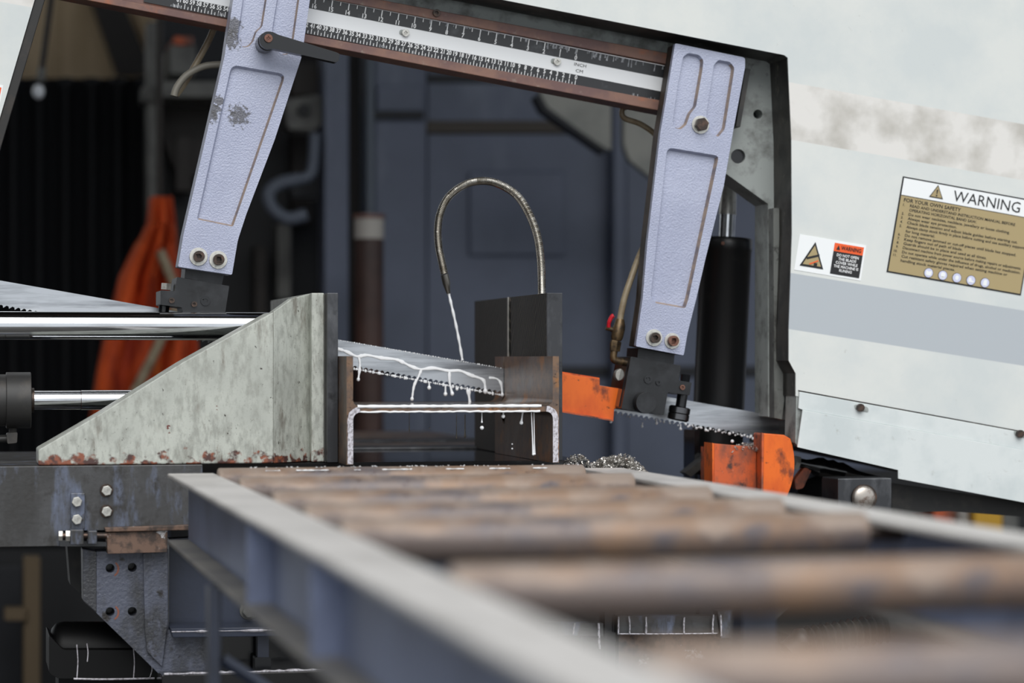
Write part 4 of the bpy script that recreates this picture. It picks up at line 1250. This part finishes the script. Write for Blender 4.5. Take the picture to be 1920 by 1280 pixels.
for a, b, Y, r, wtxt in drips:
    k = pxm(a[0], Y)
    p = [at(a[0] + (b[0] - a[0]) * t, a[1] + (b[1] - a[1]) * t, Y - .003) for t in (0, .25, .5, .75, 1)]
    dull = 'brown' in wtxt
    d1 = tube_data(p, [r * .5 * k, r * .42 * k, r * .42 * k, r * .5 * k, r * .8 * k], 8)
    V, FA = join(d1, ball_data(p[-1], r * k * .95, 10, 6, 1.1))
    o = obj('coolant_drip', V, FA, M['coolantdull' if dull else 'coolant'], None, smooth=True)
    tag(o, 'coolant drip, ' + wtxt, 'coolant drip', group='coolant drips')
for a, r, Y, wtxt in ((z6(925, 981), 4, Yf + .01, 'largest falling drop under the front web edge'), (z6(1098, 1074), 1.8, Yf + .05, 'upper of two tiny falling drops left of the right flange'), (z6(1098, 1100), 2.1, Yf + .05, 'lower of two tiny falling drops left of the right flange'), (z6(627, 982), 1.6, 3.6, 'dull tiny drop in mid air under the web'), ((1373, 827), 3.2, 3.68, 'falling drop above the worn orange box')):
    V, FA = ball_data(at(a[0], a[1], Y), r * pxm(a[0], Y), 12, 8)
    o = obj('coolant_drop', V, FA, M['coolant'], None, smooth=True)
    tag(o, 'coolant drop, ' + wtxt, 'coolant drop', group='falling coolant drops')

# ------------------------------------------------------------------ guards, valve, hoses
bgd = T('blade_guard', 'short orange blade guard right of the fixed vise jaw', 'guard', at(1110, 780, 3.65))
pplate('guard_face', [(1050, 699), (1124.5, 711), (1124.5, 722.5), (1167, 729), (1161, 765), (1152, 766), (1150, 788), (1050, 770)], 3.652, 3.656, M['orange'], bgd, bevel=.0006)
pplate('guard_top', [(1050, 696), (1124, 708), (1124, 711), (1050, 699)], 3.657, 3.70, M['orange'], bgd)
pplate('guard_lip', [(1050, 769), (1150, 787), (1150, 789.5), (1050, 772)], 3.646, 3.6515, M['orangeworn'], bgd)

vv = T('coolant_valve', 'small brass coolant tap with red lever left of the right arm', 'valve', at(1150, 680, 3.66))
YV = 3.66; kv = pxm(1155, YV)
tube('body', [at(1163, 598, YV), at(1161.5, 610, YV), at(1160, 617, YV), at(1156.5, 633, YV), at(1155.5, 638, YV)], [q_ * kv for q_ in (8, 11, 12, 11.5, 9)], M['brass'], vv, n=16)
tube('hex_nut', [at(1155.5, 639, YV), at(1154, 645, YV), at(1152.5, 658, YV)], [10.5 * kv, 11 * kv, 10 * kv], M['brass'], vv, n=6)
tube('elbow', ppath([(1152, 656), (1150, 668), (1153, 675), (1166, 678), (1180, 680)], YV), 7 * kv, M['brass'], vv)
tube('spindle', [at(1158, 621, YV), at(1136, 614, YV)], 4.5 * kv, M['brass'], vv)
tube('lever', ppath([(1141, 613, YV - .005), (1142, 604, YV - .007), (1147, 594, YV - .009), (1151, 591, YV - .010)], YV), [q_ * kv for q_ in [3.6] * 6 + [4] * 6 + [4.2] * 6 + [3]], M['red'], vv)
hs_ = tube('coolant_hose', ppath([(1214, 452, 3.70), (1200, 477, 3.68), (1182, 525, 3.662), (1170, 562, 3.66), (1162, 602, 3.66)], 0), 6.2 * kv, M['tanhose'])
tag(hs_, 'aged tan hose running down into the brass tap', 'hose')
hs_ = tube('bent_pipe', ppath([(1196, 200, 3.72), (1172, 201, 3.72), (1166, 211, 3.72), (1172, 222, 3.72), (1200, 232, 3.72), (1224, 248, 3.72), (1240, 266, 3.72)], 0), 5.5 * kv, M['tanhose'])
tag(hs_, 'bent brown pipe under the right end of the scale rail', 'pipe')
hs_ = tube('rubber_hose', ppath([(440, 122, 3.72), (412, 121, 3.72), (380, 125, 3.72), (350, 141, 3.72), (332, 163, 3.72), (326, 180, 3.72)], 0), 6.5 * kv, M['greyhose'])
tag(hs_, 'grey rubber hose end drooping left of the left guide arm', 'hose')
hs_ = tube('brown_hose', ppath([(412, 20, 3.74), (396, 66, 3.74), (372, 112, 3.74), (346, 156, 3.74), (330, 178, 3.74)], 0), 6.2 * kv, M['tanhose'])
tag(hs_, 'brown hose slanting down behind the drooping grey hose', 'hose')

# chip brush housing
bh = T('chip_brush_housing', 'orange chip brush housing with rounded end under the right cover', 'guard', at(1450, 925, 3.60))
arc = [(1432 + 0, 812), (1470, 815), (1482, 822)] + [(1490 - ((y - 868) / 50.0) ** 2 * 9, y) for y in (834, 850, 866, 882, 898, 912)] + [(1476, 930), (1462, 985), (1430, 985)]
pplate('round_face', arc, 3.585, 3.588, M['orange'], bh, bevel=.001)
pplate('round_body', [(a, b) for a, b in arc], 3.5885, 3.64, M['orangeworn'], bh, bevel=.003)
pplate('rim_edge', [(1428.5, 811), (1432, 812), (1430.5, 985), (1427, 985)], 3.583, 3.59, M['orangeworn'], bh)
wbx = T('chip_tray', 'worn orange chip tray box speckled with chips', 'tray', at(1376, 920, 3.62))
pplate('tray_face', [(1339, 831), (1418, 838), (1418, 985), (1339, 985)], 3.62, 3.624, M['orangeworn'], wbx, bevel=.0008)
pplate('tray_edge', [(1335.5, 830), (1339, 831), (1339, 985), (1335.5, 985)], 3.618, 3.66, M['orange'], wbx)
pplate('tray_body', [(1341, 840), (1418, 846), (1418, 985), (1341, 985)], 3.6245, 3.70, M['orangeworn'], wbx)
bs_ = T('drive_spindle', 'wet black ribbed drive spindle under the right cover', 'spindle', at(1580, 890, 3.66))
sp_ = [at(1492 + i * 9.5, 866 + i * 2.0, 3.66) for i in range(19)]
rads = [9, 9, 9, 12, 17, 19, 16, 19, 16, 18, 15, 12, 9, 8, 7, 7, 6, 6, 5]
tube('ribbed_boot', sp_, [r * pxm(1550, 3.66) for r in rads], M['blackwet'], bs_, n=24)
tube('hex_nut', [at(1489, 866, 3.66), at(1497, 868, 3.66)], 14 * pxm(1490, 3.66), M['zinc'], bs_, n=6)
pplate('spindle_bracket', rounded([(1490, 900), (1508, 876), (1522, 880), (1506, 915), (1492, 918)], 4), 3.655, 3.67, M['orangeworn'], bs_)
pplate('spindle_support', [(1496, 905), (1562, 880), (1562, 1000), (1496, 1000)], 3.70, 3.76, M['blackwet'], bs_)
pb = T('pivot_block', 'dark steel pivot block with round rusty pin head', 'pivot block', at(1616, 960, 3.52))
pplate('block', [(1571, 897), (1672, 896), (1672, 1010), (1571, 1010)], 3.53, 3.60, M['jaw'], pb, bevel=.0015)
pplate('block_side', [(1562, 900), (1571, 900), (1571, 1010), (1562, 1010)], 3.56, 3.61, M['greyblack'], pb)
ydisc('pin_collar', 1621, 933, 3.526, 3.53, 25, M['darkbolt'], pb, 40)
c_ = at(1621, 933, 3.524); kk = pxm(1621, 3.524)
V, FA = [], []
for j in range(6):
    a = j / 5 * math.pi / 2
    for i in range(36):
        b = i / 36 * 2 * math.pi
        V.append((c_.x + 22.5 * kk * math.cos(a) * math.cos(b), 3.526 - .006 * math.sin(a), c_.z + 22.5 * kk * math.cos(a) * math.sin(b)))
FA = [(j * 36 + i, j * 36 + (i + 1) % 36, (j + 1) * 36 + (i + 1) % 36, (j + 1) * 36 + i) for j in range(5) for i in range(36)]
M['pin'] = mat('scuffed_steel_pin', (176, 168, 160), .32, .8, layers=[((112, 86, 72), 60, .52, .66), ((60, 56, 54), 110, .62, .74)])
obj('pin_head', V, FA, M['pin'], pb, smooth=True)
pplate('swing_frame', [(1672, 905), (2200, 980), (2200, 990), (1780, 958), (1672, 962)], 3.64, 3.70, M['greyblack'], pb)

# swarf
parts = []


def swarf(cx, cy, Y, w_, h_, n, prt):
    for i in range(n):
        t = R.uniform(-1, 1); prof_ = max(0, 1 - abs(t) ** 2.2)
        px = cx + t * w_; py = cy - R.random() ** .6 * h_ * prof_
        p = at(px, py, Y + R.uniform(-.03, .03) * (1 - .5 * (cy - py) / max(h_, 1)))
        r = R.uniform(.0012, .0030); a0 = R.uniform(0, 6.28); L2 = R.uniform(.5, 1.6) * math.pi * 1.3
        ax_ = Vector((R.uniform(-1, 1), R.uniform(-1, 1), R.uniform(-1, 1))).normalized()
        u, v = frame_of(ax_)
        V = []; k = 6
        for j in range(k):
            a = a0 + L2 * j / (k - 1)
            q = p + (u * math.cos(a) + v * math.sin(a)) * r + ax_ * (j * .0005)
            V += [q, q + ax_ * .0016]
        prt.append((V, [(2 * j, 2 * j + 2, 2 * j + 3, 2 * j + 1) for j in range(k - 1)]))


swarf(1150, 892, 3.52, 66, 34, 1500, parts)
swarf(1082, 878, 3.50, 28, 24, 300, parts)
swarf(1165, 893, 3.52, 50, 40, 500, parts)
V, FA = join(*parts)
o = obj('swarf_heap', V, FA, M['chips'], None)
tag(o, 'heap of curly steel chips behind the right table rail', 'swarf', kind='stuff')
parts = []
swarf(1400, 846, 3.64, 30, 14, 220, parts)
V, FA = join(*parts)
o = obj('swarf_heap', V, FA, M['chips'], None)
tag(o, 'small heap of chips on the worn orange tray', 'swarf', kind='stuff')

# ------------------------------------------------------------------ machine base and bed
mb = T('machine_base', 'oily grey-blue machine base and vise bed under the saw', 'machine base', at(600, 1280, 3.7))
mb.location.z = 0
xl = at(-300, 900, YBED).x; xr_ = at(380, 900, YBED).x
zbl = at(100, 1024, YBED).z; zlr = at(300, 992, YBED).z
plate('vise_bed', [(xl, zbl), (at(112, 1000, YBED).x, zbl), (at(114, 1000, YBED).x, zlr), (xr_, zlr), (xr_, ZB), (xl, ZB)], YBED, YBED + .55, M['bed'], mb, bevel=.001)
box('saw_bed', xr_ + .001, at(1066, 900, 3.6).x, YBED + .03, 3.95, ZB - .10, ZB, M['blackwet'], mb, bevel=.001)
pplate('slide_ledge', [(196, 989), (380, 983), (380, 993), (198, 997)], YBED - .014, YBED - .0005, M['bedrust'], mb, bevel=.001)
pplate('wear_block', [(199.6, 998), (314.5, 994), (313.5, 1035), (201.6, 1038)], YBED - .008, YBED + .03, M['bedrust'], mb, bevel=.001)
sp2 = pplate('stop_plate', [(133, 924), (159, 924), (159, 992), (133, 992)], YBED - .008, YBED - .0005, M['bed'], mb, bevel=.001)
for p in ((144, 940), (144, 973)): bolt(p[0], p[1], YBED - .008, sp2, 0, 10, 'hex', mh=M['zinc'], hlen=.008)
for p in ((199.6, 919), (199.6, 958)): bolt(p[0], p[1], YBED, mb, 12.5, 10, 'hex', mw=M['darkbolt'], mh=M['zinc'], hlen=.008)
sb = T('stop_screw', None, None); sb.parent = mb; sb.location = at(140, 1007, YBED - .02) - wloc(mb)
ks = pxm(140, YBED)
yq = YBED - .018
xh = lambda a: at(a, 1004, yq)
tube('screw_shaft', [xh(112), xh(200)], 6 * ks, M['darkbolt'], sb, n=14)
tube('screw_head', [xh(110), xh(117)], 10 * ks, M['zinc'], sb, n=6)
tube('lock_nut', [xh(123), xh(131)], 11 * ks, M['zinc'], sb, n=6)
pplate('stop_block', [(132, 993), (157, 993), (157, 1021), (132, 1021)], yq - .012, YBED - .001, M['bed'], sb, bevel=.001)
pplate('stop_block', [(165, 995), (182, 995), (182, 1020), (165, 1020)], yq - .010, YBED - .001, M['bed'], sb, bevel=.001)
pplate('screw_bracket', [(112, 1012), (200, 1016), (200, 1024), (112, 1024)], YBED - .006, YBED - .0005, M['blackwet'], sb)
YK = 3.475
hol = [circ(c, 8.5, 16) for c in ((206.5, 1065), (248, 1063.5), (206.5, 1146.5), (248, 1146))]
pplate('column_casting', [(181, 1034), (316, 1030), (316, 1180), (391, 1196), (391, 1262), (297, 1262), (181, 1149)], YK, YK + .055, M['cast'], mb, pockets=[(h, .045, 0) for h in hol], bevel=.0012, floormat=M['blackpl'])
for c in ((211, 1066), (211, 1148)):
    V = []
    q = at(c[0], c[1], YK); kk = pxm(c[0], YK)
    aa = [-1.2 + 2.2 * i / 8 for i in range(9)]
    ring = [(q.x + 9.2 * kk * math.cos(a), q.z + 11.5 * kk * math.sin(a)) for a in aa] + [(q.x + 14 * kk * math.cos(a) * 1.0 - 1.5 * kk, q.z + 15 * kk * math.sin(a)) for a in reversed(aa)]
    plate('primer_scar', ring, YK - .0005, YK - .0001, M['castwear'], mb)
pplate('chamfer_face', [(155, 1029), (181, 1034), (181, 1149), (156, 1127)], YK + .001, YK + .05, M['cast'], mb, bevel=.0015, Yf=None)
pplate('joint_plate', [(268, 1036), (315, 1032), (315, 1168), (304, 1250), (276, 1222), (272, 1190)], YK - .006, YK - .0006, M['cast'], mb, bevel=.0012)
pplate('side_fin', [(126, 1020), (150, 1020), (150, 1112), (132, 1096)], YK + .12, YK + .2, M['greyblack'], mb)
pplate('front_plate', [(317, 1010), (1010, 970), (1010, 1200), (317, 1200)], YK + .05, YK + .08, M['navyplate'], mb)
pplate('side_plate', [(1010, 990), (1700, 990), (1700, 1262), (1010, 1262)], 3.86, 3.88, M['greyblack'], mb)  # dark plate standing in for the shadow right of the front plate
pplate('drip_ledge', [(320, 1178), (1010, 1168), (1010, 1186), (324, 1195)], YK - .03, YK + .049, M['navyplate'], mb, bevel=.001)
tube('wet_edge', [at(322 + i * 14, 1184 - i * .22, YK - .031) for i in range(40)], [(.0005 + .0022 * R.random() ** 2) for i in range(40)], M['coolantfilm'], mb, n=6)
bolt(466, 1144, YK + .05, mb, 17, 13, 'hex', mw=M['midgrey'], mh=M['midgrey'], hlen=.010)
pplate('lower_wall', [(392, 1190), (1300, 1174), (1300, 1262), (392, 1262)], YK + .03, YK + .049, M['blackwet'], mb)
zl = at(400, 1263, 3.43).z
box('plinth', at(303, 1270, 3.43).x, at(1600, 1270, 3.43).x, 3.43, 4.2, 0, zl, M['blackwet'], mb, bevel=.002)
tube('dried_coolant_line', [(at(308 + i * 9, 1262, 3.43).x, 3.435 - .002 * R.random(), zl + .001) for i in range(64)], [.0008 + .0026 * R.random() ** 1.5 for i in range(64)], M['coolantfilm'], mb, n=6)
box('rear_body', at(420, 1000, 3.6).x, at(1290, 1000, 3.6).x, YK + .085, 4.1, zl, ZB - .101, M['greyblack'], mb)
pplate('levelling_bolt', [(483, 1190), (504, 1190), (504, 1232), (483, 1232)], YK - .01, YK + .012, M['navyplate'], mb)
pplate('levelling_nut', rounded([(478, 1232), (508, 1232), (508, 1258), (478, 1258)], 4), YK - .014, YK + .014, M['blackpl'], mb)

mo = T('hydraulic_motor', 'glossy black round-ended motor housing under the vise bed', 'motor', at(180, 1290, 3.58))
mc_ = [at(92, 1218, 3.60), at(96, 1218, 3.60), at(104, 1218, 3.60), at(118, 1218, 3.60), at(320, 1218, 3.60)]
km = pxm(180, 3.6)
tube('motor_housing', mc_, [20 * km, 40 * km, 50 * km, 53 * km, 53 * km], M['motorblack'], mo, n=40)
pplate('motor_skirt', rounded([(92, 1190), (118, 1218), (310, 1218), (310, 1272), (110, 1272), (92, 1262)], 5), 3.535, 3.66, M['motorblack'], mo, bevel=.003)
pplate('motor_foot', [(110, 1272), (290, 1272), (290, 1700), (110, 1700)], 3.56, 3.68, M['motorblack'], mo)
parts = []
for x, y0, y1 in ((144, 1208, 1272), (163, 1206, 1240), (250, 1212, 1270), (283, 1240, 1270)):
    p = ppath([(x, y0, 3.533), (x + 2, (y0 + y1) / 2, 3.533), (x + R.uniform(-3, 3), y1, 3.533)], 0, 5)
    parts.append(tube_data(p, [.0009] * len(p), 6))
parts.append(tube_data(ppath([(138, 1272, 3.532), (200, 1273, 3.532), (290, 1271, 3.532)], 0, 6), .0014, 6))
V, FA = join(*parts)
o = obj('coolant_trails', V, FA, M['coolantfilm'], None, smooth=True); tag(o, 'pale dried coolant trails on the black motor housing', 'coolant', kind='stuff')

# coolant tray seen through the gap between the rollers
tr = T('coolant_tray', 'grey-black coolant tray with white runs seen between the near rollers', 'tray', at(1250, 1200, 3.40))
pplate('tray_front', [(1020, 1166), (1131, 1168), (1131, 1192), (1020, 1190)], 3.38, 3.40, M['bed'], tr)
pplate('tray_front', [(1158, 1154), (1345, 1154), (1348, 1187), (1158, 1188)], 3.38, 3.40, M['bed'], tr)
pplate('tray_spout', [(1346, 1146), (1490, 1130), (1420, 1192), (1352, 1196)], 3.375, 3.40, M['bed'], tr)
pplate('tray_post', [(1134, 1100), (1154, 1100), (1154, 1330), (1134, 1330)], 3.39, 3.42, M['blackwet'], tr)
pplate('tray_lower', [(1160, 1189), (1350, 1188), (1350, 1320), (1160, 1320)], 3.40, 3.42, M['bedrust'], tr)
parts = []
for x, y0, y1, r in ((1160, 1156, 1188, 1.4), (1179, 1155, 1188, 1.4), (1211, 1156, 1188, 1.6), (1283, 1157, 1188, 1.5), (1338, 1152, 1186, 1.4), (1351, 1152, 1192, 1.6), (1385, 1150, 1194, 4), (1400, 1158, 1192, 1.6), (1122, 1168, 1192, 1.8), (1124, 1190, 1216, 1.8), (1078, 1168, 1188, 1.2)):
    p = ppath([(x, y0, 3.374), (x + R.uniform(-2, 2), (y0 + y1) / 2, 3.374), (x + R.uniform(-3, 2), y1, 3.374)], 0, 4)
    parts.append(tube_data(p, [r * pxm(1200, 3.37) * (.8 + .5 * R.random()) for q in p], 6))
parts.append(tube_data(ppath([(1158, 1188, 3.376), (1250, 1188, 3.376), (1345, 1187, 3.376)], 0, 6), .001, 6))
V, FA = join(*parts)
obj('coolant_trails', V, FA, M['coolantfilm'], tr, smooth=True)
fc = [at(1480, 1225, 3.3), at(1500, 1208, 3.3)] + [at(1505 + i * 3.2, 1203 - i * .55, 3.3) for i in range(50)] + [at(1700, 1180, 3.3), at(1780, 1184, 3.3), at(1850, 1230, 3.3), at(1880, 1340, 3.3), Vector((at(1880, 1340, 3.3).x, 3.3, .02))]
o = tube('corrugated_conduit', fc, [26 * pxm(1500, 3.3)] * 2 + [(26 + 3 * math.cos(i * math.pi / 2)) * pxm(1500, 3.3) for i in range(50)] + [26 * pxm(1500, 3.3)] * 5, M['greyblack'], None, n=20)
tag(o, 'dark corrugated conduit seen under the near rollers at right', 'conduit')

# bed plates behind the beam
rt = T('outfeed_table', 'brown worn outfeed table plates seen through the beam opening', 'table', (.6, 4.5, ZB - .03))
for i, (ya, yb_, m_) in enumerate(((3.96, 4.06, 'jaw'), (4.08, 4.30, 'roller'), (4.32, 4.42, 'jaw'), (4.44, 4.75, 'roller'), (4.77, 5.0, 'roller'))):
    box('table_plate', .32, .95, ya, yb_, ZB - .012, ZB + (.004 if m_ == 'jaw' else 0), M[m_], rt, bevel=.002)
box('table_apron', .33, .94, 3.97, 4.99, ZB - .10, ZB - .0125, M['navyrail'], rt)
for x in (.36, .88):
    box('table_leg', x, x + .05, 4.9, 4.95, 0, ZB - .101, M['navyrail'], rt)

# ------------------------------------------------------------------ roller table in front
tb = T('roller_table', 'blurred steel infeed roller table with rust brown rollers in the foreground', 'roller table', (.57, 2.2, 0))
ZR = ZT - .008


def rail(name, x0, x1, ya, yb_, par, web):
    m0, mt = M['navyrail'], M['railtop']
    r = T(name, None, None); r.parent = par; r.location = Vector(((x0 + x1) / 2, (ya + yb_) / 2, ZR - .05)) - wloc(par)
    box('top_flange', x0, x1, ya, yb_, ZR - .006, ZR, mt, r, bevel=.0015)
    box('web', web - .003, web + .003, ya, yb_, ZR - .088, ZR - .0062, m0, r)
    box('bottom_flange', x0, x1, ya, yb_, ZR - .0945, ZR - .0885, M['dusty'], r, bevel=.0015)
    return r


X0, X1 = .274, .336
lr = rail('side_rail', X0, X1, .55, 3.30, tb, .305)
for y in (2.41, 1.965):
    box('stiffener', X0 + .004, .3015, y, y + .012, ZR - .0882, ZR - .0064, M['navyrail'], lr)
rr_ = rail('side_rail', .852, .914, .55, 3.34, tb, .883)
lg = T('leg', None, None); lg.parent = tb; lg.location = Vector((.28, 2.66, .4)) - wloc(tb)
xq = at(410, 1200, 2.66).x
box('leg_post', xq - .010, xq + .001, 2.66, 2.70, 0, ZR - .095, M['navyplate'], lg)
box('leg_flange', xq + .0012, xq + .006, 2.69, 2.70, 0, ZR - .095, M['navyplate'], lg)
a, b = at(418, 1236, 2.67), at(560, 1330, 2.67)
tube('leg_brace', [a, b + (b - a) * 3], .007, M['navyplate'], lg, n=4)
lg = T('leg', None, None); lg.parent = tb; lg.location = Vector((.88, 2.66, .4)) - wloc(tb)
box('leg_post', .87, .91, 2.66, 2.70, 0, ZR - .095, M['navyplate'], lg)
for xx in (.29, .87):
    lg = T('leg', None, None); lg.parent = tb; lg.location = Vector((xx, .8, .4)) - wloc(tb)
    box('leg_post', xx, xx + .04, .80, .84, 0, ZR - .095, M['navyplate'], lg)
rad = .0205
for i, y in enumerate((3.27, 3.02, 2.69, 2.44, 2.20, 1.69, 1.19, .70)):
    ro = T('roller', None, None); ro.parent = tb; ro.location = Vector((.588, y, ZT - rad)) - wloc(tb)
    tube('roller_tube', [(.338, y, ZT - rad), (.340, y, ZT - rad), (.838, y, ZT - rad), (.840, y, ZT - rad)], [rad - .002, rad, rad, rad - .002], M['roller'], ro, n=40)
    tube('roller_axle', [(.31, y, ZT - rad), (.3375, y, ZT - rad)], .008, M['darkbolt'], ro, n=12)
    tube('roller_axle', [(.8405, y, ZT - rad), (.878, y, ZT - rad)], .008, M['darkbolt'], ro, n=12)

# coolant that has dribbled along the first roller
parts = []
x_ = .40
while x_ < .82:
    n_ = R.randint(3, 12)
    pts = [Vector((x_ + i * .004, 3.2565 + R.uniform(-.002, .002), ZT - .0035)) for i in range(n_)]
    parts.append(tube_data(pts, [R.uniform(.0002, .0012) for i in pts], 6, flat=.8))
    x_ += n_ * .004 + R.uniform(.001, .05) ** 1.0
for i in range(60):
    parts.append(ball_data((R.uniform(.36, .84), R.uniform(3.255, 3.285), ZT + .0002), R.uniform(.0006, .0016), 6, 4, .5))
V, FA = join(*parts)
o = obj('coolant_dribbles', V, FA, M['coolant'], None, smooth=True)
tag(o, 'white coolant dribbles and beads on the roller nearest the beam', 'coolant', kind='stuff')
